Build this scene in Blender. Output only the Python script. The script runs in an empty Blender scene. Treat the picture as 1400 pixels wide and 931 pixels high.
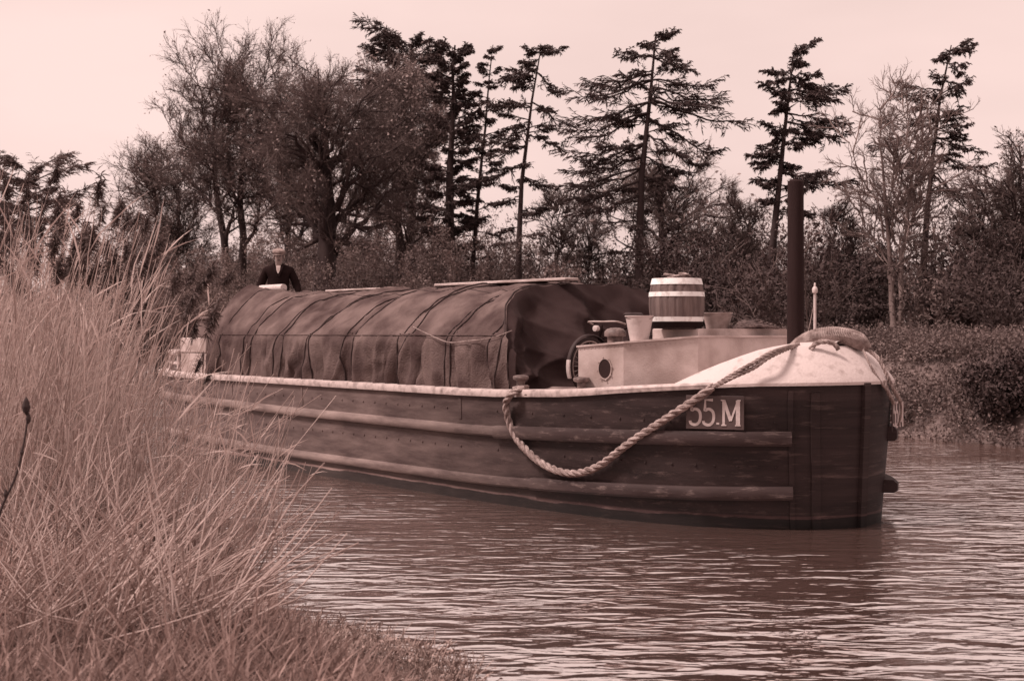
import bpy, math, random
import numpy as np
from mathutils import Vector, Matrix
R = math.radians
rng = np.random.default_rng(7)
random.seed(7)
sc = bpy.context.scene
COL = sc.collection

# ------------------------------------------------------------------ camera, sky, sun, exposure
F, HZ, EYE = 1944.0, 455.0, 1.95          # focal length in photo pixels, horizon row, eye height above water
cam_d = bpy.data.cameras.new('camera'); cam = bpy.data.objects.new('camera', cam_d); COL.objects.link(cam)
cam.location = (0, 0, EYE); cam.rotation_euler = (R(90), 0, 0)
cam_d.sensor_width = 36; cam_d.lens = 50; cam_d.shift_y = -10.5/1400
cam_d.clip_start = 0.1; cam_d.clip_end = 6000
cam_d.dof.use_dof = True; cam_d.dof.focus_distance = 15.5; cam_d.dof.aperture_fstop = 4.0
sc.camera = cam
w = bpy.data.worlds.new("World"); sc.world = w; w.use_nodes = True
nt = w.node_tree; nt.nodes.clear()
out = nt.nodes.new('ShaderNodeOutputWorld'); bg = nt.nodes.new('ShaderNodeBackground')
sky = nt.nodes.new('ShaderNodeTexSky'); sky.sky_type = 'NISHITA'; sky.sun_disc = False
SUN_EL, SUN_AZ = 55.0, -102.0              # azimuth clockwise from +Y (view direction): light from the left
sky.sun_elevation = R(SUN_EL); sky.sun_rotation = R(SUN_AZ)
sky.air_density = 1.0; sky.dust_density = 3.0
bw = nt.nodes.new('ShaderNodeRGBToBW'); nt.links.new(sky.outputs[0], bw.inputs[0])
# an even overcast layer under the clear-sky brightness, in the tone of the old slide
mul = nt.nodes.new('ShaderNodeMath'); mul.operation = 'MULTIPLY_ADD'; mul.inputs[1].default_value = 0.10; mul.inputs[2].default_value = 7.3
nt.links.new(bw.outputs[0], mul.inputs[0])
tc = nt.nodes.new('ShaderNodeTexCoord'); mp = nt.nodes.new('ShaderNodeMapping'); mp.inputs['Scale'].default_value = (1.2, 1.2, 3.5)
nz = nt.nodes.new('ShaderNodeTexNoise'); nz.inputs['Scale'].default_value = 1.6; nz.inputs['Detail'].default_value = 5
nt.links.new(tc.outputs['Generated'], mp.inputs[0]); nt.links.new(mp.outputs[0], nz.inputs[0])
mr = nt.nodes.new('ShaderNodeMapRange'); mr.inputs[1].default_value = 0.3; mr.inputs[2].default_value = 0.7; mr.inputs[3].default_value = 0.86; mr.inputs[4].default_value = 1.10
nt.links.new(nz.outputs[0], mr.inputs[0])
m2 = nt.nodes.new('ShaderNodeMath'); m2.operation = 'MULTIPLY'; nt.links.new(mul.outputs[0], m2.inputs[0]); nt.links.new(mr.outputs[0], m2.inputs[1])
mx = nt.nodes.new('ShaderNodeVectorMath'); mx.operation = 'SCALE'; mx.inputs[0].default_value = (1.235, 0.925, 0.86)
nt.links.new(m2.outputs[0], mx.inputs['Scale'])
nt.links.new(mx.outputs[0], bg.inputs[0]); bg.inputs[1].default_value = 0.10
nt.links.new(bg.outputs[0], out.inputs[0])
sd = bpy.data.lights.new('sun', 'SUN'); sun = bpy.data.objects.new('sun', sd); COL.objects.link(sun)
sd.energy = 4.3; sd.angle = R(12); sd.color = (1.0, 0.82, 0.76)
az = R(SUN_AZ); el = R(SUN_EL)
sdir = Vector((math.sin(az)*math.cos(el), math.cos(az)*math.cos(el), math.sin(el)))
sun.rotation_euler = sdir.to_track_quat('Z', 'Y').to_euler(); sun.location = sdir*100
sc.view_settings.view_transform = 'Standard'; sc.view_settings.look = 'None'
sc.view_settings.exposure = 0; sc.view_settings.gamma = 1; sc.view_settings.use_curve_mapping = False
sc.render.engine = 'CYCLES'
sc.cycles.max_bounces = 5; sc.cycles.diffuse_bounces = 2; sc.cycles.glossy_bounces = 2; sc.cycles.transmission_bounces = 2
sc.cycles.caustics_reflective = False; sc.cycles.caustics_refractive = False
sc.cycles.use_denoising = True
sc.render.filter_size = 1.7

# ------------------------------------------------------------------ helpers
def lin(c): c = c/255.0; return c/12.92 if c <= 0.04045 else ((c+0.055)/1.055)**2.4
TONE = [(0, (36, 20, 19)), (.12, (56, 37, 35)), (.25, (84, 60, 56)), (.5, (140, 108, 100)), (.75, (196, 160, 152)), (1, (244, 216, 209))]
def tone(g, k=1.15):
    """albedo of a thing that prints as grey step g of the toned slide under the open sky"""
    for (a, ca), (b, cb) in zip(TONE, TONE[1:]):
        if g <= b:
            u = (g-a)/(b-a); c = [ca[i]+(cb[i]-ca[i])*u for i in range(3)]; break
    else: c = TONE[-1][1]
    l = (0.87, 0.66, 0.61)
    v = [lin(c[i])/l[i]*k for i in range(3)]; m_ = (v[0]*.3+v[1]*.6+v[2]*.1)
    return tuple(min(0.86, x*.92+m_*.08) for x in v)+(1,)

def mat(name, c0, c1=None, scale=4, rough=0.8, bump=0.0, bscale=40, island=False, spec=0.3, stretch=(1, 1, 1), lo=.35, hi=.65, metal=0, trans=0.0, detail=6):
    m = bpy.data.materials.new(name); m.use_nodes = True; n = m.node_tree; N = n.nodes; b = N['Principled BSDF']
    b.inputs['Roughness'].default_value = rough; b.inputs['Specular IOR Level'].default_value = spec; b.inputs['Metallic'].default_value = metal
    if c1 is None: c1 = tuple(x*0.75 for x in c0[:3])+(1,)
    cr = N.new('ShaderNodeMix'); cr.data_type = 'RGBA'; cr.inputs[6].default_value = c0; cr.inputs[7].default_value = c1
    t = N.new('ShaderNodeTexCoord'); mpn = N.new('ShaderNodeMapping'); mpn.inputs['Scale'].default_value = stretch
    n.links.new(t.outputs['Object'], mpn.inputs[0])
    nzn = N.new('ShaderNodeTexNoise'); nzn.inputs['Scale'].default_value = scale; nzn.inputs['Detail'].default_value = detail
    n.links.new(mpn.outputs[0], nzn.inputs[0])
    r = N.new('ShaderNodeMapRange'); r.inputs[1].default_value = lo; r.inputs[2].default_value = hi
    n.links.new(nzn.outputs[0], r.inputs[0])
    fac = r.outputs[0]
    if island:
        g = N.new('ShaderNodeNewGeometry'); mm = N.new('ShaderNodeMath'); mm.operation = 'MULTIPLY_ADD'
        mm.inputs[1].default_value = 0.35; n.links.new(r.outputs[0], mm.inputs[0])
        m3 = N.new('ShaderNodeMath'); m3.operation = 'MULTIPLY'; m3.inputs[1].default_value = 0.65
        n.links.new(g.outputs['Random Per Island'], m3.inputs[0]); n.links.new(m3.outputs[0], mm.inputs[2]); fac = mm.outputs[0]
    n.links.new(fac, cr.inputs[0]); n.links.new(cr.outputs[2], b.inputs['Base Color'])
    if bump:
        bn = N.new('ShaderNodeTexNoise'); bn.inputs['Scale'].default_value = bscale; bn.inputs['Detail'].default_value = 5
        n.links.new(mpn.outputs[0], bn.inputs[0])
        bu = N.new('ShaderNodeBump'); bu.inputs['Strength'].default_value = bump; bu.inputs['Distance'].default_value = 0.02
        n.links.new(bn.outputs[0], bu.inputs['Height']); n.links.new(bu.outputs[0], b.inputs['Normal'])
    if trans:
        tr = N.new('ShaderNodeBsdfTranslucent'); n.links.new(cr.outputs[2], tr.inputs[0])
        ms = N.new('ShaderNodeMixShader'); ms.inputs[0].default_value = trans
        n.links.new(b.outputs[0], ms.inputs[1]); n.links.new(tr.outputs[0], ms.inputs[2]); n.links.new(ms.outputs[0], N['Material Output'].inputs[0])
    return m

def tagd(o, label=None, cat=None, group=None, kind=None):
    if label: o['label'] = label
    if cat: o['category'] = cat
    if group: o['group'] = group
    if kind: o['kind'] = kind
    return o

def np_mesh(name, V, Q=None, T=None):
    """mesh from numpy verts, quads, tris"""
    me = bpy.data.meshes.new(name)
    nq = 0 if Q is None else len(Q); ntr = 0 if T is None else len(T)
    me.vertices.add(len(V)); me.vertices.foreach_set('co', np.asarray(V, dtype=np.float32).ravel())
    me.loops.add(nq*4+ntr*3); me.polygons.add(nq+ntr)
    parts = []; starts = []
    if nq: parts.append(np.asarray(Q, dtype=np.int32).ravel()); starts.append(np.arange(nq)*4)
    if ntr: parts.append(np.asarray(T, dtype=np.int32).ravel()); starts.append(nq*4+np.arange(ntr)*3)
    me.loops.foreach_set('vertex_index', np.concatenate(parts)); me.polygons.foreach_set('loop_start', np.concatenate(starts).astype(np.int32))
    me.update(calc_edges=True); me.validate()
    return me

def place(name, me, m, parent=None, origin=None, smooth=False):
    """link a mesh whose vertices are in world coordinates; parents carry a location only"""
    o = bpy.data.objects.new(name, me); COL.objects.link(o)
    if m is not None: me.materials.append(m)
    if parent is not None:
        off = Vector((0, 0, 0)); p = parent
        while p is not None: off += p.location; p = p.parent
        me.transform(Matrix.Translation(-off)); o.parent = parent
    else:
        n = len(me.vertices); co = np.empty(n*3, dtype=np.float32); me.vertices.foreach_get('co', co); co = co.reshape(-1, 3)
        og = Vector(origin) if origin is not None else Vector(((co[:, 0].min()+co[:, 0].max())/2, (co[:, 1].min()+co[:, 1].max())/2, co[:, 2].min()))
        me.transform(Matrix.Translation(-og)); o.location = og
    if smooth: me.polygons.foreach_set('use_smooth', [True]*len(me.polygons))
    return o

def empty(name, loc, label, cat, group=None):
    o = bpy.data.objects.new(name, None); COL.objects.link(o); o.location = loc; o.empty_display_size = 0.2
    return tagd(o, label, cat, group)

class MB:
    def __init__(s): s.v = []; s.f = []
    def add(s, vs, fs):
        k = len(s.v); s.v += [tuple(x) for x in vs]; s.f += [tuple(i+k for i in f) for f in fs]; return s
    def box(s, c, sz, ax=None, bev=0):
        """centre, full sizes, axes (3 vectors)"""
        ax = ax or (Vector((1, 0, 0)), Vector((0, 1, 0)), Vector((0, 0, 1)))
        c = Vector(c); hx, hy, hz = [a/2 for a in sz]
        if bev <= 0:
            vs = [c+ax[0]*i*hx+ax[1]*j*hy+ax[2]*k*hz for k in (-1, 1) for i, j in ((-1, -1), (1, -1), (1, 1), (-1, 1))]
            fs = [(0, 3, 2, 1), (4, 5, 6, 7), (0, 1, 5, 4), (1, 2, 6, 5), (2, 3, 7, 6), (3, 0, 4, 7)]
            return s.add(vs, fs)
        b = min(bev, hx*.9, hy*.9, hz*.9)
        rings = []
        for z, ins in ((-hz, b), (-hz+b, 0), (hz-b, 0), (hz, b)):
            X, Y = hx-ins, hy-ins
            ring = []
            for sx, sy in ((1, 1), (-1, 1), (-1, -1), (1, -1)):
                p = [(sx*X, sy*(Y-b)), (sx*(X-b), sy*Y)]
                if sx*sy < 0: p = p[::-1]
                ring += p
            rings.append([c+ax[0]*x+ax[1]*y+ax[2]*z for x, y in ring])
        return s.loft(rings, cap=True)
    def loft(s, rings, cap=True, closed=True):
        k = len(s.v); n = len(rings[0])
        for r in rings: s.v += [tuple(p) for p in r]
        for i in range(len(rings)-1):
            for j in range(n if closed else n-1):
                a = k+i*n+j; b = k+i*n+(j+1) % n
                s.f.append((a, b, b+n, a+n))
        if cap:
            s.f.append(tuple(k+j for j in range(n))[::-1]); s.f.append(tuple(k+(len(rings)-1)*n+j for j in range(n)))
        return s
    def tube(s, pts, rad, n=8, cap=True, closed=False):
        pts = [Vector(p) for p in pts]; K = len(pts)
        rs = [rad]*K if isinstance(rad, (int, float)) else rad
        tg = []
        for i in range(K):
            a = pts[(i-1) % K] if closed or i > 0 else pts[0]; b = pts[(i+1) % K] if closed or i < K-1 else pts[-1]
            tg.append((b-a).normalized())
        up = Vector((0, 0, 1)) if abs(tg[0].z) < .9 else Vector((1, 0, 0))
        u = tg[0].cross(up).normalized(); rings = []
        for i in range(K):
            u = (u-tg[i]*u.dot(tg[i])).normalized(); v = tg[i].cross(u)
            rings.append([pts[i]+(u*math.cos(q*2*math.pi/n)+v*math.sin(q*2*math.pi/n))*rs[i] for q in range(n)])
        if closed: rings.append(rings[0])
        return s.loft(rings, cap=cap and not closed)
    def lathe(s, c, prof, n=24, ax=None):
        """prof: list of (radius, height) from bottom to top"""
        ax = ax or (Vector((1, 0, 0)), Vector((0, 1, 0)), Vector((0, 0, 1))); c = Vector(c)
        rings = [[c+ax[0]*r*math.cos(q*2*math.pi/n)+ax[1]*r*math.sin(q*2*math.pi/n)+ax[2]*h for q in range(n)] for r, h in prof]
        return s.loft(rings, cap=True)
    def build(s, name, m, parent=None, origin=None, smooth=False):
        me = bpy.data.meshes.new(name); me.from_pydata([tuple(v) for v in s.v], [], s.f); me.update()
        import bmesh
        bm = bmesh.new(); bm.from_mesh(me); bmesh.ops.recalc_face_normals(bm, faces=bm.faces[:]); bm.to_mesh(me); bm.free()
        o = place(name, me, m, parent, origin, smooth=False)
        if smooth:
            me.polygons.foreach_set('use_smooth', [True]*len(me.polygons))
            md = o.modifiers.new('es', 'EDGE_SPLIT'); md.split_angle = R(38)
        return o

def smoothpath(pts, n=8):
    """Catmull-Rom through points"""
    P = [Vector(p) for p in pts]; o = []
    for i in range(len(P)-1):
        p0 = P[max(0, i-1)]; p1 = P[i]; p2 = P[i+1]; p3 = P[min(len(P)-1, i+2)]
        for k in range(n):
            t = k/n; o.append(0.5*((2*p1)+(p2-p0)*t+(2*p0-5*p1+4*p2-p3)*t*t+(3*p1-p0-3*p2+p3)*t*t*t))
    o.append(P[-1]); return o

def at(x, y, Y): return Vector(((x-700)/F*Y, Y, EYE-(y-HZ)/F*Y))

# batches of tapered tubes: P (N,K,3), r (N,K)
def np_tubes(P, r, S=3):
    N, K, _ = P.shape
    T = np.gradient(P, axis=1); T /= np.linalg.norm(T, axis=2, keepdims=True)+1e-9
    ref = np.where(np.abs(T[:, :, 2:3]) < .9, np.array([0, 0, 1.0]), np.array([1.0, 0, 0]))
    U = np.cross(T, ref); U /= np.linalg.norm(U, axis=2, keepdims=True)+1e-9; W = np.cross(T, U)
    ang = np.arange(S)*2*np.pi/S
    V = P[:, :, None, :]+r[:, :, None, None]*(U[:, :, None, :]*np.cos(ang)[None, None, :, None]+W[:, :, None, :]*np.sin(ang)[None, None, :, None])
    idx = np.arange(N*K*S).reshape(N, K, S); nx = np.roll(idx, -1, axis=2)
    Q = np.stack([idx[:, :-1], nx[:, :-1], nx[:, 1:], idx[:, 1:]], axis=-1).reshape(-1, 4)
    return V.reshape(-1, 3), Q
def np_blades(P, wv, wd):
    """P (N,K,3) spine, wv (N,3) width direction, wd (N,K) half width"""
    N, K, _ = P.shape
    V = np.stack([P-wv[:, None, :]*wd[:, :, None], P+wv[:, None, :]*wd[:, :, None]], axis=2)
    idx = np.arange(N*K*2).reshape(N, K, 2)
    Q = np.stack([idx[:, :-1, 0], idx[:, :-1, 1], idx[:, 1:, 1], idx[:, 1:, 0]], axis=-1).reshape(-1, 4)
    return V.reshape(-1, 3), Q
def unit(v): return v/(np.linalg.norm(v, axis=-1, keepdims=True)+1e-9)
def leaf_quads(C, size, flat=0.0):
    """randomly turned small quads at points C"""
    N = len(C); a = unit(rng.normal(size=(N, 3))); b = unit(np.cross(a, rng.normal(size=(N, 3))))
    if flat: a[:, 2] *= (1-flat); a = unit(a); b[:, 2] *= (1-flat)
    s = size*rng.uniform(.6, 1.3, (N, 1)); a = a*s; b = b*s*rng.uniform(.35, .8, (N, 1))
    V = np.stack([C-a, C+b*.9, C+a, C-b*.9], axis=1).reshape(-1, 3); return V, np.arange(N*4).reshape(-1, 4)
def join(parts):
    Vs = []; Qs = []; k = 0
    for V, Q in parts:
        Vs.append(V); Qs.append(Q+k); k += len(V)
    return np.concatenate(Vs), np.concatenate(Qs)
def grow(P0, D0, L, K, wig, up=0.0):
    N = len(P0); P = np.empty((N, K, 3)); P[:, 0] = P0; D = unit(D0.copy()); st = (L/(K-1))[:, None]
    for k in range(1, K):
        D = unit(D+rng.normal(size=(N, 3))*wig+np.array([0, 0, up])); P[:, k] = P[:, k-1]+D*st
    return P
def spawn(P, r, n, u0, u1, ang, lr, L, rr=.6, angj=.25):
    """n children on every polyline of P. returns start, dir, length, radius"""
    N, K, _ = P.shape
    u = (np.arange(n)[None]+rng.uniform(0, 1, (N, n)))/n*(u1-u0)+u0
    f = u*(K-1); i = np.minimum(f.astype(int), K-2); fr = (f-i)[..., None]
    ii = np.arange(N)[:, None]
    st = P[ii, i]*(1-fr)+P[ii, i+1]*fr; tg = unit(P[ii, i+1]-P[ii, i])
    rd = r[ii, i]*(1-fr[..., 0])+r[ii, i+1]*fr[..., 0]
    sd_ = unit(np.cross(tg, rng.normal(size=(N, n, 3)))); a = ang+rng.normal(size=(N, n, 1))*angj
    D = tg*np.cos(a)+sd_*np.sin(a)
    Lc = L[:, None]*lr*(1.12-.55*u)*rng.uniform(.65, 1.2, (N, n))
    return st.reshape(-1, 3), D.reshape(-1, 3), Lc.ravel(), (rd*rr).ravel()

exec_time = __import__('time').time()
# ------------------------------------------------------------------ ground, river
FAR = np.array([(130, -120), (60, -45), (30, -8), (15, 13), (8.9, 24.1), (7.4, 26.6), (1, 38), (-6, 53), (-16, 78), (-42, 130), (-120, 260), (-900, 1400)], float)
NEAR = np.array([(90, -130), (25, -25), (6, -1.0), (1.7, 4.6), (-0.2, 7.4), (-1.35, 9.6), (-2.3, 13), (-3.8, 16.5), (-8.5, 23), (-20, 44), (-52, 108), (-140, 240), (-950, 1380)], float)
def sdist(P, L, side):
    best = np.full(len(P), 1e9); sg = np.zeros(len(P))
    for a, b in zip(L[:-1], L[1:]):
        d = b-a; t = np.clip(((P-a)@d)/(d@d), 0, 1); q = a+t[:, None]*d; e = P-q; ds = np.linalg.norm(e, axis=1)
        s = np.sign(d[0]*(P[:, 1]-a[1])-d[1]*(P[:, 0]-a[0]))
        m = ds < best; best[m] = ds[m]; sg[m] = s[m]
    return best*sg*side
def vnoise(P, sc_, seed=0):
    x = P[:, 0]*sc_+seed*3.1; y = P[:, 1]*sc_+seed*1.7
    return (np.sin(x*1.3+np.sin(y*1.7))+np.sin(y*1.9+1.3*np.sin(x*.9+2))+np.sin((x+y)*2.3+.7))/3
def ground_z(P):
    df = sdist(P, FAR, -1); dn = sdist(P, NEAR, 1)     # positive = on land
    df = df+.35*vnoise(P, .9, 1); dn = dn+.25*vnoise(P, 1.7, 2)
    sm = lambda t: np.clip(t, 0, 1)**2*(3-2*np.clip(t, 0, 1))
    zf = -.5+2.0*sm((df+.8)/3.4)+.25*sm((df-4)/10)+.12*vnoise(P, .35, 3)*sm(df/3)
    zn = -.5+.95*sm((dn+1.0)/2.6)+.05*vnoise(P, 1.1, 4)
    return np.maximum(zf, zn)
gx = np.concatenate([[-2500, -1200, -600, -300, -180], np.arange(-120, -40, 4), np.arange(-40, 30, .5), np.arange(30, 80, 3), [100, 180, 400, 900, 2500]])
gy = np.concatenate([[-300, -120, -50], np.arange(-20, 0, 2), np.arange(0, 60, .5), np.arange(60, 160, 3), [180, 220, 300, 500, 900, 1800, 4500]])
GX, GY = np.meshgrid(gx, gy); PP = np.stack([GX.ravel(), GY.ravel()], 1); GZ = ground_z(PP)
ix = np.arange(len(PP)).reshape(len(gy), len(gx))
Q = np.stack([ix[:-1, :-1], ix[:-1, 1:], ix[1:, 1:], ix[1:, :-1]], -1).reshape(-1, 4)
me = np_mesh('ground', np.column_stack([PP, GZ]), Q)
m_ground = mat('earth', tone(.40), tone(.18), scale=1.3, bump=.6, bscale=9)
g = place('ground', me, m_ground, origin=(0, 0, 0), smooth=True); g['kind'] = 'structure'

# water: one sheet, fine real ripples near the viewer on top of a bump
def water_mat():
    m = bpy.data.materials.new('river_water'); m.use_nodes = True; n = m.node_tree; N = n.nodes; b = N['Principled BSDF']
    b.inputs['Base Color'].default_value = (.150, .090, .076, 1); b.inputs['Roughness'].default_value = .06; b.inputs['IOR'].default_value = 18.0
    g_ = N.new('ShaderNodeNewGeometry')
    hs = []
    for s_, st, det, amp in ((.8, (1.0, 2.2, 1), 2, .055), (2.4, (1.0, 2.3, 1), 2, .068), (6.5, (1.0, 2.0, 1), 2, .010)):
        mp_ = N.new('ShaderNodeMapping'); mp_.inputs['Scale'].default_value = st; mp_.inputs['Rotation'].default_value = (0, 0, R(8))
        n.links.new(g_.outputs['Position'], mp_.inputs[0])
        t_ = N.new('ShaderNodeTexNoise'); t_.inputs['Scale'].default_value = s_; t_.inputs['Detail'].default_value = det; t_.inputs['Roughness'].default_value = .45
        t_.inputs['Distortion'].default_value = .6
        n.links.new(mp_.outputs[0], t_.inputs[0])
        q = N.new('ShaderNodeMath'); q.operation = 'MULTIPLY'; q.inputs[1].default_value = amp; n.links.new(t_.outputs[0], q.inputs[0]); hs.append(q)
    a = N.new('ShaderNodeMath'); n.links.new(hs[0].outputs[0], a.inputs[0]); n.links.new(hs[1].outputs[0], a.inputs[1])
    c = N.new('ShaderNodeMath'); n.links.new(a.outputs[0], c.inputs[0]); n.links.new(hs[2].outputs[0], c.inputs[1])
    # calmer patches drift across the ripples
    pn = N.new('ShaderNodeTexNoise'); pn.inputs['Scale'].default_value = .22; pn.inputs['Detail'].default_value = 2
    n.links.new(g_.outputs['Position'], pn.inputs[0])
    pr = N.new('ShaderNodeMapRange'); pr.inputs[1].default_value = .35; pr.inputs[2].default_value = .65; pr.inputs[3].default_value = .28; pr.inputs[4].default_value = 1.25
    n.links.new(pn.outputs[0], pr.inputs[0])
    h = N.new('ShaderNodeMath'); h.operation = 'MULTIPLY'; n.links.new(c.outputs[0], h.inputs[0]); n.links.new(pr.outputs[0], h.inputs[1])
    bu = N.new('ShaderNodeBump'); bu.inputs['Strength'].default_value = 1.0; bu.inputs['Distance'].default_value = 1.0
    n.links.new(h.outputs[0], bu.inputs['Height']); n.links.new(bu.outputs[0], b.inputs['Normal'])
    return m
mb = MB(); mb.add([(-2500, -300, 0), (2500, -300, 0), (2500, 4500, 0), (-2500, 4500, 0)], [(0, 1, 2, 3)])
wt = mb.build('water', water_mat(), origin=(0, 0, 0)); wt['kind'] = 'structure'
print('ground', __import__('time').time()-exec_time)

# ------------------------------------------------------------------ materials
m_bark = mat('dark_bark', tone(.13), tone(.03), scale=3, bump=.8, bscale=14, stretch=(1, 1, .3))
m_barkp = mat('pale_bark', tone(.46), tone(.26), scale=3, bump=.8, bscale=14, stretch=(1, 1, .3))
m_twig = mat('twigs', tone(.36), tone(.14), scale=.6, island=True)
m_twigp = mat('pale_twigs', tone(.42), tone(.26), scale=.6, island=True)
m_bud = mat('spring_leaf', tone(.60), tone(.30), scale=.35, island=True, trans=.25)
m_needle = mat('needles', tone(.20), tone(.06), scale=.5, island=True, trans=.1)
m_needlep = mat('pale_needles', tone(.36), tone(.14), scale=.4, island=True, trans=.15)
m_shrub = mat('shrub_leaf', tone(.38), tone(.08), scale=.25, island=True, trans=.15)
m_reed = mat('reed_straw', (.86, .71, .665, 1), (.36, .25, .225, 1), scale=.5, island=True, trans=.35)
m_head = mat('reed_plume', tone(.34), tone(.08), scale=1.0, island=True, trans=.2)
m_grass = mat('bank_grass', (.56, .40, .36, 1), (.08, .046, .040, 1), scale=.8, island=True, trans=.3)
m_hull = None
m_white = mat('white_paint', tone(.74, .95), tone(.46), scale=9, rough=.6, bump=.25, bscale=30, lo=.56, hi=.86)
m_gun = mat('worn_white_edge', tone(.66), tone(.30), scale=9, rough=.6, bump=.2, lo=.45, hi=.8)
m_cabin = mat('grey_paint', tone(.64), tone(.50), scale=3, rough=.55, bump=.2, bscale=60)
m_cabin2 = mat('hatch_grey_paint', tone(.68), tone(.50), scale=4, rough=.55, bump=.2, bscale=60)
m_hoop = mat('hoop_paint', tone(.86), tone(.52), scale=14, rough=.6, lo=.5, hi=.8)
m_black = mat('black_tar', tone(.0, .7), tone(.02, .8), scale=5, rough=.9, bump=.3, spec=.08)
m_glass = mat('dark_glass', tone(.02), tone(.04), rough=.1, spec=.6)
m_metal = mat('worn_iron', tone(.40), tone(.16), scale=12, rough=.5, bump=.4)
m_canvas = mat('canvas', tone(.34), tone(.17), scale=2.4, rough=.95, bump=1.0, bscale=55, spec=.05)
m_canvasd = mat('tarred_rope', tone(.12), tone(.06), scale=20, rough=.9, bump=.5)
m_rope = mat('hemp_rope', tone(.60), tone(.38), scale=12, rough=.95, bump=.8, bscale=90, spec=.1)
m_wood = mat('weathered_wood', tone(.72), tone(.50), scale=3, rough=.8, bump=.5, stretch=(1, 1, 6))
m_deck = mat('deck_planks', tone(.40), tone(.25), scale=4, rough=.8, bump=.4)
m_barrel = mat('barrel_wood', tone(.38), tone(.22), scale=2.5, rough=.7, bump=.6, stretch=(6, 6, .6))
m_jacket = mat('dark_wool', tone(.0, .8), tone(.04, .8), scale=8, spec=.05, rough=1, bump=.4)
m_skin = mat('skin', tone(.50), tone(.42), scale=9, rough=.6)
m_cap = mat('tweed_cap', tone(.52), tone(.34), scale=30, rough=.95)
m_shirt = mat('pale_shirt', tone(.62), tone(.5), scale=9)
m_hair = mat('grey_hair', tone(.25), tone(.15), scale=40)
m_zinc = mat('galvanised_pail', tone(.60), tone(.42), scale=7, rough=.5, bump=.1)
m_tyre = mat('rubber', tone(.10), tone(.05), scale=9, rough=.7)

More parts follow.
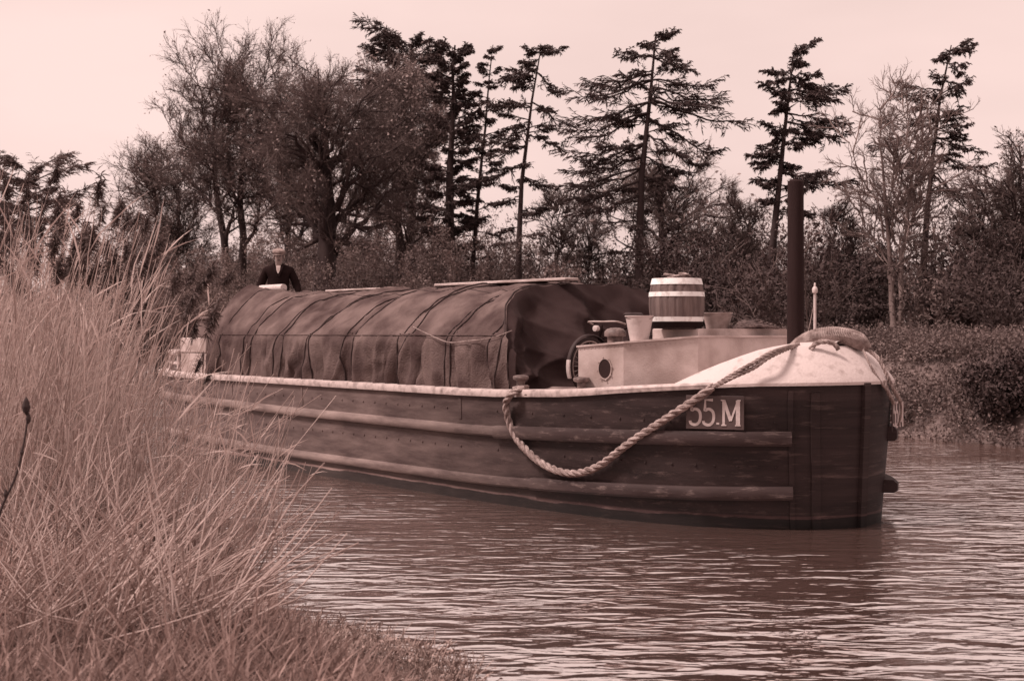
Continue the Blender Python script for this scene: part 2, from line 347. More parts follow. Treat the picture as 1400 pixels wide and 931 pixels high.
# ------------------------------------------------------------------ trees
def deciduous(name, label, x, Y, ytop, spread, lean=0.0, trunk_r=.3, first=.35, dens=1.0, leaf=0, stems=1, twigm=None, barkm=None, leafm=None, seed=1, up=.10, group=None, leafsize=.09, fork=None, ang=.75, nlimb=11):
    """bare spreading tree; spread = half width of the crown in photo pixels"""
    global rng
    rng = np.random.default_rng(seed)
    b = at(x, HZ, Y); bz = float(ground_z(np.array([[b.x, b.y]]))[0])-.1
    top = EYE+(HZ-ytop)/F*Y; H = top-bz; sp = spread/F*Y
    root = empty(name, (b.x, b.y, bz+.1), label, 'tree', group)
    zc = bz+H*(1+first)/2*.98; hz = H*(1-first)/2; crx = b.x+lean*H
    parts = []; limbs = []; lr_ = []
    for st_ in range(stems):
        off = (st_-(stems-1)/2)/max(1, stems)*sp*1.0
        bx_ = b.x+off*.12; tx_ = crx+off*.9
        K0 = 10; u = np.linspace(0, 1, K0); Tr = np.column_stack([bx_+(tx_-bx_)*u**1.3, np.full(K0, b.y), bz+H*.74*u])
        Tr[1:] += np.cumsum(rng.normal(size=(K0-1, 3))*[.10, .10, 0]*H/16, axis=0)
        rT = trunk_r/(stems**.4)*(1-.80*u**.8); rT[0] *= 1.35; parts.append(np_tubes(Tr[None], rT[None], 8))
        nl = max(5, int(nlimb*1.25/stems**.5))
        for q in range(nl):
            zz = -.55+1.5*(q+rng.uniform(0, .9))/nl; zz = min(zz, .98); an = q*2.4+rng.uniform(-.4, .4); rr = math.sqrt(max(0, 1-zz*zz))
            wsp = sp/(1 if stems == 1 else 1.35)
            e = np.array([tx_+math.cos(an)*rr*wsp*.80*rng.uniform(.75, 1.1), b.y+math.sin(an)*rr*wsp*.7, zc+zz*hz*.80*rng.uniform(.85, 1.05)])
            us = np.clip(first+(zz+.55)/1.5*.55*rng.uniform(.5, 1.1)+.02, first*.9, .92)*1.0
            f = min(us/.74, .98)*(K0-1); i = int(f); s0 = Tr[i]*(1-(f-i))+Tr[min(i+1, K0-1)]*(f-i)
            dist = np.linalg.norm(e-s0); c1 = s0+np.array([(e[0]-s0[0])*.25, (e[1]-s0[1])*.25, dist*.30*(.35+up*5)])
            t = np.linspace(0, 1, 9)[:, None]; pl_ = (1-t)**2*s0+2*t*(1-t)*c1+t*t*e
            pl_[1:-1] += rng.normal(size=(7, 3))*dist*.035
            limbs.append(pl_); lr_.append(np.interp(f, np.arange(K0), rT)*rng.uniform(.5, .75)*np.linspace(1, .22, 9))
    P1 = np.array(limbs); r1 = np.array(lr_); parts.append(np_tubes(P1, r1, 6)); RM = (sp+hz)/2
    s, d, _, r = spawn(P1, r1, 8, .22, 1, .70, .62, np.ones(len(P1)), .62)
    L2 = RM*.40*rng.uniform(.6, 1.15, len(s)); P2 = grow(s, d, L2, 7, .13, up*.35); r2 = np.maximum(r[:, None]*np.linspace(1, .3, 7)[None], .020); parts.append(np_tubes(P2, r2, 4))
    V, Q_ = join(parts); place('trunk', np_mesh('trunk', V, Q_), barkm or m_bark, root, smooth=True)
    tw = []
    s, d, _, r = spawn(P2, r2, int(6*dens+.5), .2, 1, .65, .62, L2, .6)
    L3 = RM*.20*rng.uniform(.6, 1.2, len(s)); P3 = grow(s, d, L3, 6, .14, up*.35); r3 = np.maximum(r[:, None]*np.linspace(1, .35, 6)[None], .013); tw.append(np_tubes(P3, r3, 3))
    s, d, _, r = spawn(P3, r3, int(6*dens+.5), .15, 1, .6, .65, L3, .6)
    L4 = np.clip(RM*.11*rng.uniform(.6, 1.3, len(s)), .2, 1.2); P4 = grow(s, d, L4, 5, .14, up*.4); r4 = np.full((len(P4), 5), .0085)*np.linspace(1.1, .6, 5); tw.append(np_tubes(P4, r4, 3))
    s, d, _, r = spawn(P4, r4, 4, .2, 1, .55, .6, L4, .6)
    L5 = np.clip(RM*.065*rng.uniform(.6, 1.3, len(s)), .15, .7); P5 = grow(s, d, L5, 3, .13, up*.3); r5 = np.full((len(P5), 3), .006)*np.linspace(1, .6, 3); tw.append(np_tubes(P5, r5, 3))
    V, Q_ = join(tw); crown = place('crown', np_mesh('crown', V, Q_), twigm or m_twig, root)
    if leaf:
        C = P5[:, -1][rng.uniform(size=len(P5)) < leaf]; C = C+rng.normal(size=C.shape)*.05
        V, Q_ = leaf_quads(C, leafsize); place('leaves', np_mesh('leaves', V, Q_), leafm or m_bud, root)
    return root, bz

def conifer(name, label, x, Y, xt, ytop, left, right, ybot, tpts=None, boughs=None, nb=46, trunk_r=.22, seed=1, droop=-.05, m=None, dens=1.0, irr=.35, one=None, prof=1.0, group=None, blade=.16):
    """layered conifer. left/right = reach of the longest boughs in photo px; ybot = row of the lowest boughs"""
    global rng
    rng = np.random.default_rng(seed)
    b = at(x, HZ, Y); bz = float(ground_z(np.array([[b.x, b.y]]))[0])-.1
    tp = at(xt, ytop, Y); root = empty(name, (b.x, b.y, bz+.1), label, 'tree', group)
    K0 = 12; u = np.linspace(0, 1, K0)
    Tr = np.column_stack([b.x+(tp.x-b.x)*u**1.2, b.y+rng.normal(size=K0)*.05, bz+(tp.z-bz)*u])[None]
    Tr[0, 1:-1, 0] += rng.normal(size=K0-2)*.05
    if tpts:
        zr = np.array([EYE+(HZ-q[1])/F*Y for q in tpts][::-1]); xr = np.array([(q[0]-700)/F*Y for q in tpts][::-1]); Tr[0, :, 0] = np.interp(Tr[0, :, 2], zr, xr)
    rT = (trunk_r*(1-.88*u))[None]
    tube = np_tubes(Tr, rT, 8)
    H = tp.z-bz; zb = (EYE+(HZ-ybot)/F*Y-bz)/H
    uu = zb+(1-zb)*(np.arange(nb)+rng.uniform(0, .9, nb))/nb*.985
    i = np.minimum((uu*(K0-1)).astype(int), K0-2); fr = (uu*(K0-1)-i)[:, None]
    st = Tr[0, i]*(1-fr)+Tr[0, i+1]*fr
    az_ = rng.uniform(0, 2*np.pi, nb); rel = (uu-zb)/(1-zb)
    side = np.cos(az_)
    reach = np.where(side > 0, right, left)/F*Y
    shape = (1-rel)**(.75*prof)*np.clip(.35+rel*3.5, 0, 1)
    L = reach*shape*(1-irr+irr*2*rng.uniform(0, 1, nb)*rng.uniform(.4, 1, nb))*np.abs(side)**.35+.35
    L = np.maximum(L, .3)
    D = np.column_stack([np.cos(az_), np.sin(az_)*.8, .22+.55*rel**2+rng.normal(size=nb)*.08])
    K1 = 8; P1 = grow(st, D, L, K1, .07, droop)
    P1[:, :, 2] += (np.linspace(0, 1, K1)**2)[None]*(L*.08)[:, None]
    if boughs:
        pls = []; Ls = []
        for (x0, y0, x1, y1) in boughs:
            for rep_ in range(2):
                k_ = 1.0 if rep_ == 0 else rng.uniform(.45, .85); s0 = at(x0, y0, Y); e0_ = at(x0+(x1-x0)*k_, y0+(y1-y0)*k_+rng.normal()*4*(rep_ > 0), Y)
                dep = abs(e0_.x-s0.x)*(rng.uniform(-.25, .25) if rep_ == 0 else rng.choice([-1, 1])*rng.uniform(.5, 1.0))
                t = np.linspace(0, 1, 8)[:, None]; a_ = np.array(s0); b_ = np.array(e0_)+np.array([0, dep, 0]); sx_ = np.interp(a_[2], Tr[0, :, 2], Tr[0, :, 0]); a_[0] = sx_
                pp = a_*(1-t)+b_*t; ln_ = np.linalg.norm(b_-a_); pp[:, 2] += -ln_*.07*np.sin(np.pi*t[:, 0])+ln_*.03*np.sin(2*np.pi*t[:, 0]); pp[1:] += rng.normal(size=(7, 3))*.045
                pls.append(pp); Ls.append(ln_)
        small = rng.uniform(size=len(P1)) < .45
        for p_, l_ in zip(P1[small], L[small]):
            f_ = min(1, 1.1/l_); pls.append(p_[0]+(p_-p_[0])*f_); Ls.append(min(l_, 1.1))
        P1 = np.array(pls); L = np.array(Ls)
    r1 = np.clip(.012+L*.012, 0, .07)[:, None]*np.linspace(1, .25, K1)[None]
    V, Q_ = join([tube, np_tubes(P1, r1, 4)]); place('trunk', np_mesh('trunk', V, Q_), m_bark, root, smooth=True)
    # side shoots lie flat, foliage hangs from them
    cr = []; Cs = []
    for pas in range(2):
        s, d, L2, r = spawn(P1, r1, int((12 if boughs else 15)*dens), .18 if pas == 0 else .45, 1, .9, .34, L, .5, .3)
        d[:, 2] = d[:, 2]*.25-.03; L2 = np.clip(L2, .18, 1.3)
        P2 = grow(s, d, L2, 4, .10, -.03); r2 = np.full((len(P2), 4), .009)
        cr.append(np_tubes(P2, r2, 3))
        s3, d3, L3, _ = spawn(P2, r2, 9, .1, 1, .7, .55, L2, .5, .4)
        d3[:, 2] = d3[:, 2]*.5-.10
        n3 = len(s3); ln = np.clip(L3, .10, .24)*(blade/.16)
        B = np.stack([s3, s3+unit(d3)*ln[:, None]*.5, s3+unit(d3)*ln[:, None]+np.array([0, 0, -.03])], 1)
        wv = unit(np.cross(d3, rng.normal(size=(n3, 3)))); wd = np.array([.008, .020, .004])[None]*np.ones((n3, 1))*(blade/.16)
        cr.append(np_blades(B, wv, wd))
    V, Q_ = join(cr); place('crown', np_mesh('crown', V, Q_), m or m_needle, root)
    return root

deciduous('bare_tree', 'lower round-headed bare tree at the left end of the wood', 222, 72, 168, 84, trunk_r=.30, first=.28, dens=1.05, leaf=.25, leafsize=.06, seed=3, leafm=m_bud, stems=2)
deciduous('bare_tree', 'tall fan-shaped bare tree with upswept twigs, left of the thick forked oak', 318, 66, 30, 95, trunk_r=.45, first=.35, dens=1.1, leaf=.18, leafsize=.06, seed=5, stems=2, up=.16)
deciduous('oak_tree', 'great bare oak with a thick dark forking trunk behind the barge', 455, 58, 48, 120, trunk_r=.70, first=.30, dens=1.15, leaf=.12, leafsize=.06, seed=8, nlimb=13, up=.12, lean=-.02)
deciduous('bare_tree', 'bare tree filling the gap between the fan-shaped tree and the great oak', 395, 70, 62, 80, trunk_r=.28, first=.28, dens=1.05, leaf=.3, leafsize=.06, seed=9)
deciduous('leafy_tree', 'leafy tree with dense tangled crown filling the wood right of the great oak', 545, 64, 62, 82, trunk_r=.35, first=.25, dens=1.2, leaf=.6, seed=12, leafsize=.075, leafm=m_bud)
conifer('cedar_tree', 'dark flat-topped cedar rising above the leafy tree', 560, 68, 562, 62, 84, 48, 230, nb=80, trunk_r=.3, seed=21, irr=.3, prof=.16, dens=1.1, m=m_needle, blade=.22)
conifer('fir_tree', 'dense dark columnar fir with a ragged top in the middle of the wood', 613, 56, 622, 62, 46, 46, 370, nb=90, trunk_r=.28, seed=22, prof=.55, dens=1.0, blade=.2)
conifer('larch_tree', 'thin leaning larch with a nearly bare spire', 640, 57, 674, 62, 38, 38, 360, nb=46, trunk_r=.13, seed=23, prof=1.6, dens=.8)
conifer('larch_tree', 'slender ragged larch with drooping boughs above the front of the tarpaulin', 706, 52, 742, 64, 72, 62, 350, tpts=[(740, 65), (727, 139), (713, 252), (709, 343), (709, 408)], boughs=[(739, 72, 770, 62), (738, 68, 718, 69), (737, 80, 713, 85), (735, 93, 686, 112), (734, 99, 767, 126), (732, 107, 705, 119), (728, 140, 786, 171), (727, 142, 684, 140), (727, 147, 660, 140), (725, 166, 692, 177), (724, 177, 660, 193), (725, 185, 771, 199), (721, 198, 660, 217), (719, 225, 660, 241), (716, 241, 759, 257), (713, 268, 670, 279), (713, 257, 686, 252), (712, 290, 751, 279)], nb=40, trunk_r=.15, seed=24, prof=.6, irr=.55, dens=1.0, droop=-.08)
conifer('larch_tree', 'largest conifer with wide level boughs, above the cask', 876, 48, 902, 44, 128, 135, 370, tpts=[(897, 42), (889, 134), (877, 241), (874, 365), (874, 429)], boughs=[(896, 49, 915, 45), (895, 56, 877, 60), (895, 67, 928, 83), (895, 80, 845, 72), (895, 80, 947, 95), (893, 96, 845, 102), (892, 102, 798, 107), (890, 110, 784, 129), (892, 110, 974, 113), (890, 120, 987, 131), (889, 136, 1024, 161), (888, 140, 960, 145), (888, 140, 787, 163), (885, 155, 775, 174), (885, 166, 837, 161), (888, 161, 982, 206), (884, 196, 770, 206), (884, 198, 794, 220), (881, 214, 775, 236), (880, 230, 770, 252), (879, 247, 775, 271), (877, 268, 783, 292), (885, 182, 960, 225), (882, 214, 939, 236), (880, 241, 928, 257)], nb=40, trunk_r=.2, seed=26, prof=.62, irr=.45, dens=1.05, droop=-.03)
deciduous('bare_tree', 'wide low bare tree with arching boughs behind the largest conifer', 912, 56, 185, 125, trunk_r=.3, first=.25, dens=1.0, leaf=.08, seed=31, ang=.95, up=.06, twigm=m_twig)
conifer('larch_tree', 'wind-blown conifer with boughs streaming right, beside the mast', 1052, 46, 1092, 62, 44, 82, 300, tpts=[(1097, 61), (1081, 102), (1073, 177), (1060, 300), (1054, 370), (1054, 440)], boughs=[(1091, 75, 1097, 63), (1086, 85, 1100, 88), (1083, 96, 1046, 97), (1079, 107, 1052, 113), (1082, 102, 1122, 99), (1080, 113, 1139, 116), (1078, 124, 1153, 119), (1077, 137, 1142, 135), (1076, 126, 1060, 128), (1076, 155, 1147, 161), (1075, 147, 1061, 153), (1074, 167, 1155, 170), (1073, 182, 1158, 179), (1073, 177, 1060, 182), (1072, 198, 1122, 187), (1071, 201, 1042, 210), (1070, 214, 1038, 228), (1069, 236, 1170, 244), (1070, 230, 1124, 248), (1068, 241, 1046, 257), (1063, 268, 1043, 276), (1072, 187, 1057, 196), (1070, 220, 1089, 228)], nb=44, trunk_r=.17, seed=34, prof=.5, irr=.5, dens=1.1, blade=.17)
deciduous('bare_tree', 'pale slender bare tree with rising forked stems, left of the rightmost conifer', 1228, 40, 84, 88, trunk_r=.15, first=.16, dens=.62, leaf=0, seed=36, stems=2, up=.12, barkm=m_barkp, twigm=m_twigp, nlimb=8, ang=.5)
conifer('larch_tree', 'tall thin conifer at the right of the photograph, right of the pale bare tree', 1248, 47, 1304, 62, 48, 60, 330, tpts=[(1301, 63), (1285, 139), (1272, 241), (1264, 343), (1261, 429)], boughs=[(1300, 69, 1324, 68), (1299, 71, 1282, 80), (1296, 88, 1315, 102), (1294, 104, 1277, 102), (1293, 107, 1316, 126), (1291, 124, 1229, 113), (1288, 140, 1274, 127), (1287, 150, 1316, 161), (1285, 155, 1256, 161), (1285, 166, 1189, 199), (1282, 177, 1317, 185), (1281, 187, 1340, 208), (1277, 214, 1352, 225), (1276, 236, 1346, 296), (1280, 204, 1237, 228), (1274, 252, 1312, 268), (1286, 161, 1304, 171), (1280, 193, 1261, 201)], nb=40, trunk_r=.16, seed=38, prof=.55, irr=.5, dens=.9)
deciduous('bare_tree', 'short dark bare tree near the right edge of the picture', 1352, 44, 225, 68, trunk_r=.16, first=.3, dens=.62, leaf=0, seed=41, up=.12)
deciduous('ivy_tree', 'ivy-clad dark tree cut by the right edge of the picture', 1398, 41, 175, 48, trunk_r=.22, first=.2, dens=.7, leaf=.12, leafsize=.05, seed=43, leafm=m_shrub)
conifer('pine_tree', 'small spreading pine standing alone at the far left', 38, 84, 40, 234, 92, 88, 318, nb=26, trunk_r=.26, seed=45, prof=.22, irr=.6, dens=1.2, blade=.26, m=m_needlep)
for i, (x, yt, Y, lab) in enumerate([(760, 235, 54, 'spindly sapling just right of the slender ragged larch'), (800, 250, 57, 'spindly sapling left of the largest conifer trunk'),
                             (1150, 270, 47, 'thin bare sapling between the mast and the pale bare tree'), (1010, 250, 50, 'spindly sapling left of the wind-blown conifer')]):
    deciduous('sapling', lab, x, Y, yt, 34, trunk_r=.06, first=.3, dens=.6, seed=60+i, up=.25, nlimb=7, group='saplings in the wood')
print('trees', __import__('time').time()-exec_time)

# shrubs that stand out, then the mass of undergrowth
def bush_geo(c, h, r, nst, nleaf, ls, gap=.5):
    st = np.tile(np.array([c]), (nst, 1))+np.column_stack([rng.normal(size=(nst, 2))*r*.25, np.zeros(nst)])
    D = np.column_stack([rng.normal(size=(nst, 2))*.55, np.ones(nst)]); L = h*rng.uniform(.6, 1.05, nst)
    P = grow(st, D, L, 6, .12, .02); rr = (.02+.01*rng.uniform(size=nst))[:, None]*np.linspace(1, .3, 6)[None]
    s, d, L2, q = spawn(P, rr, 8, .25, 1, .7, .40, L, .6); P2 = grow(s, d, L2, 5, .18, .05); r2 = np.full((len(P2), 5), .010)
    s, d, L3, q = spawn(P2, r2, 5, .1, 1, .6, .6, L2, .6); P3 = grow(s, d, L3, 3, .15, .03); r3 = np.full((len(P3), 3), .007)
    tubes = join([np_tubes(P, rr, 4), np_tubes(P2, r2, 3), np_tubes(P3, r3, 3)])
    pts = P3[:, 1:].reshape(-1, 3); k = rng.integers(0, len(pts), nleaf); C = pts[k]+rng.normal(size=(nleaf, 3))*.10
    return tubes, leaf_quads(C, ls)
def shrub(name, label, x, Y, ytop, halfw, seed, m, group=None, nleaf=5000):
    global rng
    rng = np.random.default_rng(seed); b = at(x, HZ, Y); bz = float(ground_z(np.array([[b.x, b.y]]))[0])-.1
    h = EYE+(HZ-ytop)/F*Y-bz; root = empty(name, (b.x, b.y, bz+.1), label, 'shrub', group)
    t, l = bush_geo((b.x, b.y, bz), h, halfw/F*Y, 16, nleaf*3, .045)
    place('stems', np_mesh('stems', *t), m_twig, root); place('foliage', np_mesh('foliage', *l), m, root)
m_shrubd = mat('evergreen_leaf', tone(.20), tone(.02), scale=.4, island=True)
m_shrubl = mat('pale_bush_leaf', tone(.50), tone(.22), scale=.4, island=True, trans=.25)
shrub('evergreen_shrub', 'darkest dense evergreen bush, right of the cask', 965, 44, 335, 60, 71, m_shrubd, nleaf=9000)
shrub('evergreen_shrub', 'dark evergreen bush immediately right of the mast', 1150, 42, 345, 60, 72, m_shrubd, nleaf=8000)
shrub('evergreen_shrub', 'dark bush under the trees near the right edge', 1330, 38, 395, 60, 73, m_shrubd, nleaf=7000)
shrub('pale_shrub', 'pale leafy bush left of the helmsman', 290, 52, 300, 70, 74, m_shrubl, nleaf=8000)
shrub('pale_shrub', 'pale bush behind the reed plumes, left of the other pale bush', 175, 60, 318, 70, 75, m_shrubl, nleaf=7000)
shrub('waterside_bush', 'rounded dark bush overhanging the water at the far right', 1372, 25.6, 492, 75, 80, m_shrubd, nleaf=9000)
shrub('holly_bush', 'dark rounded holly at the foot of the great oak', 480, 50, 330, 60, 76, m_shrubd, nleaf=7000)
shrub('pale_shrub', 'grey-leaved bush behind the ridge planks of the tarpaulin', 600, 48, 330, 55, 77, m_shrub, nleaf=7000)
shrub('pale_shrub', 'tall pale bush in the gap below the bare trees, left of the great oak trunk', 365, 64, 305, 75, 78, m_shrubl, nleaf=8000)
shrub('pale_shrub', 'broad grey bush under the low round-headed tree', 235, 68, 300, 85, 79, m_shrub, nleaf=9000)
rng = np.random.default_rng(90)
tubes = []; leaves = []; leavesd = []
# along the far bank, several rows deep
cum = FAR[3:10]
def along(L, d):
    seg = np.linalg.norm(np.diff(L, axis=0), axis=1); c_ = np.concatenate([[0], np.cumsum(seg)])
    d = min(d, c_[-1]-1e-3); i = np.searchsorted(c_, d, side='right')-1; t = (d-c_[i])/seg[i]; p = L[i]*(1-t)+L[i+1]*t
    tg = (L[i+1]-L[i])/seg[i]; return p, np.array([-tg[1], tg[0]])*-1
TOT = float(np.linalg.norm(np.diff(cum, axis=0), axis=1).sum())
for row, (off, h0, step) in enumerate([(7, 2.6, 1.9), (11, 3.4, 2.2), (16, 4.3, 2.6), (23, 5.2, 3.4)]):
    d = 0
    while d < TOT:
        p, nn = along(cum, d); q = p+nn*(off+rng.normal()*1.2)
        px = 700+q[0]/q[1]*F
        if -80 < px < 1480:
            bz = float(ground_z(q[None])[0])-.1
            # let daylight through behind the tarpaulin's front and right of the mast
            h = h0*rng.uniform(.6, 1.15)*(1+.004*q[1])
            if 730 < px < 860 and row > 1: h *= .55
            if px < 640: h *= 1.35
            if px > 1120: h *= .78
            t, l = bush_geo((q[0], q[1], bz), h, 1.6, 10, 2600, .042+.0004*q[1])
            tubes.append(t); (leaves if rng.uniform() < np.interp(px, [300, 700, 900], [.85, .6, .35]) else leavesd).append(l)
        d += step*rng.uniform(.7, 1.3)
o = place('undergrowth_stems', np_mesh('undergrowth_stems', *join(tubes)), m_twig); tagd(o, 'tangled bare brushwood at the foot of the trees on the far bank', 'undergrowth', kind='stuff')
o = place('undergrowth', np_mesh('undergrowth', *join(leaves)), m_shrub); tagd(o, 'mid-toned leafy undergrowth along the far bank', 'undergrowth', kind='stuff')
o = place('dark_undergrowth', np_mesh('dark_undergrowth', *join(leavesd)), m_shrubd); tagd(o, 'dark evergreen undergrowth in the wood on the far bank', 'undergrowth', kind='stuff')
# brambles covering the bank itself
rng = np.random.default_rng(91)
C = []
for k in range(2200):
    d = rng.uniform(0, TOT); 
    if rng.uniform() < .55: d = rng.uniform(0, 30)
    p, nn = along(cum, d); q = p+nn*rng.uniform(-.2, 6.5)
    bz = float(ground_z(q[None])[0]); r_ = rng.uniform(.3, .95)
    n_ = 330; v = unit(rng.normal(size=(n_, 3)))*r_*rng.uniform(.55, 1, (n_, 1)); v[:, 2] = np.abs(v[:, 2])*.75
    C.append(v+np.array([q[0], q[1], bz]))
C = np.concatenate(C); V, Q_ = leaf_quads(C, .036)
o = place('bramble_thicket', np_mesh('bramble_thicket', V, Q_), mat('bramble_leaf', tone(.42), tone(.14), scale=.8, island=True, trans=.2)); tagd(o, 'low brambles and rough herbage covering the far bank', 'brambles', kind='stuff')
# far hedge line that closes the view behind the trees
rng = np.random.default_rng(92)
n_ = 60000; X_ = rng.uniform(-120, 60, n_); Y_ = 120+rng.normal(size=n_)*4+X_*-.25; hh = 3.0+1.4*np.sin(X_*.11)+.8*np.sin(X_*.37+1)+.5*np.sin(X_*1.3)
C = np.column_stack([X_, Y_, 1.4+hh*rng.uniform(0, 1, n_)]); V, Q_ = leaf_quads(C, .24)
o = place('far_hedge', np_mesh('far_hedge', V, Q_), m_shrub); tagd(o, 'far hedge line beyond the wood', 'hedge', kind='stuff')
print('shrubs', __import__('time').time()-exec_time)

# ------------------------------------------------------------------ reeds and grass on the near bank
rng = np.random.default_rng(100)
def zs(P): return ground_z(P)
def reed_dens(px):     # how thick the bed stands, by bearing from the viewer
    return np.interp(px, [-200, 100, 150, 190, 330, 400, 440, 460], [1, .85, .55, .22, .18, .18, .08, 0])
N = 6800
Yr = rng.uniform(9.2, 19, N); px = rng.uniform(-120, 450, N)
edge = np.interp(Yr, [8.6, 10, 12, 14.5, 19], [300, 375, 385, 350, 250]); 
keep = (rng.uniform(size=N) < reed_dens(px)) & (px < edge+rng.normal(size=N)*16)
Yr, px = Yr[keep], px[keep]
# clumping
Xr = (px-700)/F*Yr; base = np.column_stack([Xr, Yr]); cl = vnoise(base, 2.2, 5); k2 = rng.uniform(size=len(cl)) < np.clip(.75+cl*.6, .12, 1); Xr, Yr, px, base = Xr[k2], Yr[k2], px[k2], base[k2]
z0 = np.maximum(zs(base), -.25)-.05; n_ = len(Xr)
hmax = np.interp(px, [0, 120, 190, 280, 350, 420], [2.65, 2.50, 1.95, 1.68, 1.50, 1.35])
tall = rng.uniform(size=n_)
h = hmax*np.where(tall < .45, rng.uniform(.35, .7, n_), rng.uniform(.72, 1.05, n_))
leanx = rng.normal(size=n_)*.11+.06; leany = rng.normal(size=n_)*.12
flop = rng.uniform(size=n_) < np.interp(px, [0, 330], [.05, .02]); leanx = np.where(flop, rng.uniform(.5, 1.3, n_), leanx); h = np.where(flop, h*.75, h)
D = np.column_stack([leanx, leany, np.ones(n_)])
P = grow(np.column_stack([Xr, Yr, z0]), D, h, 7, .05, 0)
bend = (np.linspace(0, 1, 7)**2)[None]*(rng.uniform(.0, .14, n_)*h)[:, None]; P[:, :, 0] += bend; P[:, :, 2] -= bend*.3
rs = (.0044*rng.uniform(.7, 1.4, n_))[:, None]*np.linspace(1, .45, 7)[None]
parts = [np_tubes(P, rs, 3)]
s, d, L, q = spawn(P, rs, 2, .25, .95, .45, .28, h, 1); keep = rng.uniform(size=len(s)) < .6; s, d, L = s[keep], d[keep], np.clip(L[keep], .15, .6)
B = grow(s, d, L, 5, .08, -.16); wv = unit(np.cross(d, rng.normal(size=d.shape)))
parts.append(np_blades(B, wv, np.array([.002, .0065, .0058, .004, .0006])[None]*np.ones((len(s), 1))))
V, Q_ = join(parts); o = place('reed_bed', np_mesh('reed_bed', V, Q_), m_reed); tagd(o, 'dense bed of pale dry reeds standing along the near bank', 'reeds', kind='stuff')
# seed plumes on the taller stems
tops = P[(h > hmax*.80) & (tall > .5) & (px < 225)]; tops = tops[rng.uniform(size=len(tops)) < .26]
hs = []
tp = tops[:, -1]; dr = unit(tops[:, -1]-tops[:, -2])
for rep in range(200):
    u_ = (rng.normal(size=len(tp))*.055)[:, None]; c0 = tp+dr*u_; d = unit(dr*.3+rng.normal(size=tp.shape)*.7+np.array([.15, 0, -.2])); ln = rng.uniform(.03, .075, len(tp))[:, None]
    B = np.stack([c0, c0+d*ln*.5, c0+d*ln+np.array([0, 0, -.012])], 1)
    hs.append(np_blades(B, unit(np.cross(d, rng.normal(size=d.shape))), np.array([.0025, .0045, .001])[None]*np.ones((len(tp), 1))))
V, Q_ = join(hs); o = place('reed_plumes', np_mesh('reed_plumes', V, Q_), m_head); tagd(o, 'dark feathery seed plumes on the tallest reeds', 'reed plumes', kind='stuff')
print('plumes', len(tp))
# fallen and slanting reeds at the water's edge
rng = np.random.default_rng(101)
n_ = 1000; Yr = rng.uniform(6.6, 13, n_); px = rng.uniform(-50, 300, n_); Xr = (px-700)/F*Yr; base = np.column_stack([Xr, Yr])
P = grow(np.column_stack([Xr, Yr, np.maximum(zs(base), -.1)+.02]), np.column_stack([rng.normal(size=n_)*.9+.35, rng.normal(size=n_)*.5, rng.uniform(.25, 1.0, n_)]), rng.uniform(.4, 1.1, n_), 6, .10, .04)
V, Q_ = np_tubes(P, np.full((n_, 6), .006)*np.linspace(1, .5, 6), 3); o = place('fallen_reeds', np_mesh('fallen_reeds', V, Q_), m_reed); tagd(o, 'broken slanting reeds at the foot of the reed bed', 'reeds', kind='stuff')
# grass in front
n_ = 22000; Yr = rng.uniform(5.2, 11.5, n_); px = rng.uniform(-150, 640, n_); Xr = (px-700)/F*Yr; base = np.column_stack([Xr, Yr]); z0 = zs(base)
keep = (z0 > -.10) & (rng.uniform(size=n_) < np.interp(px, [400, 520, 640], [1, .5, .12])); Xr, Yr, z0, px = Xr[keep], Yr[keep], z0[keep], px[keep]; n_ = len(Xr)
ln = rng.uniform(.08, .42, n_)*np.interp(px, [300, 560], [1, .5])
P = grow(np.column_stack([Xr, Yr, z0-.02]), np.column_stack([rng.normal(size=(n_, 2))*.75+np.array([.2, 0]), np.ones(n_)]), ln, 5, .12, -.10)
V, Q_ = np_blades(P, unit(np.column_stack([rng.normal(size=(n_, 2)), np.zeros(n_)])), np.array([.0035, .0048, .0042, .003, .0005])[None]*rng.uniform(.7, 1.5, (n_, 1)))
o = place('bank_grass', np_mesh('bank_grass', V, Q_), m_grass); tagd(o, 'rough reddish grass covering the near bank in the foreground', 'grass', kind='stuff')
# waterside litter of small leafy stems
n_ = 5200; px = rng.uniform(340, 650, n_); Yr = rng.uniform(7.6, 9.6, n_); Xr = (px-700)/F*Yr
lim = np.interp(px, [340, 450, 560, 650], [10.3, 9.5, 8.9, 8.1]); keep = Yr < lim; Xr, Yr = Xr[keep], Yr[keep]; n_ = len(Xr)
P = grow(np.column_stack([Xr, Yr, np.full(n_, -.03)]), np.column_stack([rng.normal(size=(n_, 2))*.8, rng.uniform(.2, 1, n_)]), rng.uniform(.04, .22, n_), 5, .2, 0)
parts = [np_tubes(P, np.full((n_, 5), .0028), 3)]
C = P[:, 1:].reshape(-1, 3); C = C[rng.uniform(size=len(C)) < .6]+rng.normal(size=(1, 3))*0; parts.append(leaf_quads(C, .013))
V, Q_ = join(parts); o = place('water_weeds', np_mesh('water_weeds', V, Q_), mat('weed_leaf', (.55, .42, .38, 1), (.12, .075, .065, 1), island=True, scale=1)); tagd(o, 'small leafy weeds standing in the shallows at the bottom of the picture', 'water weeds', kind='stuff')
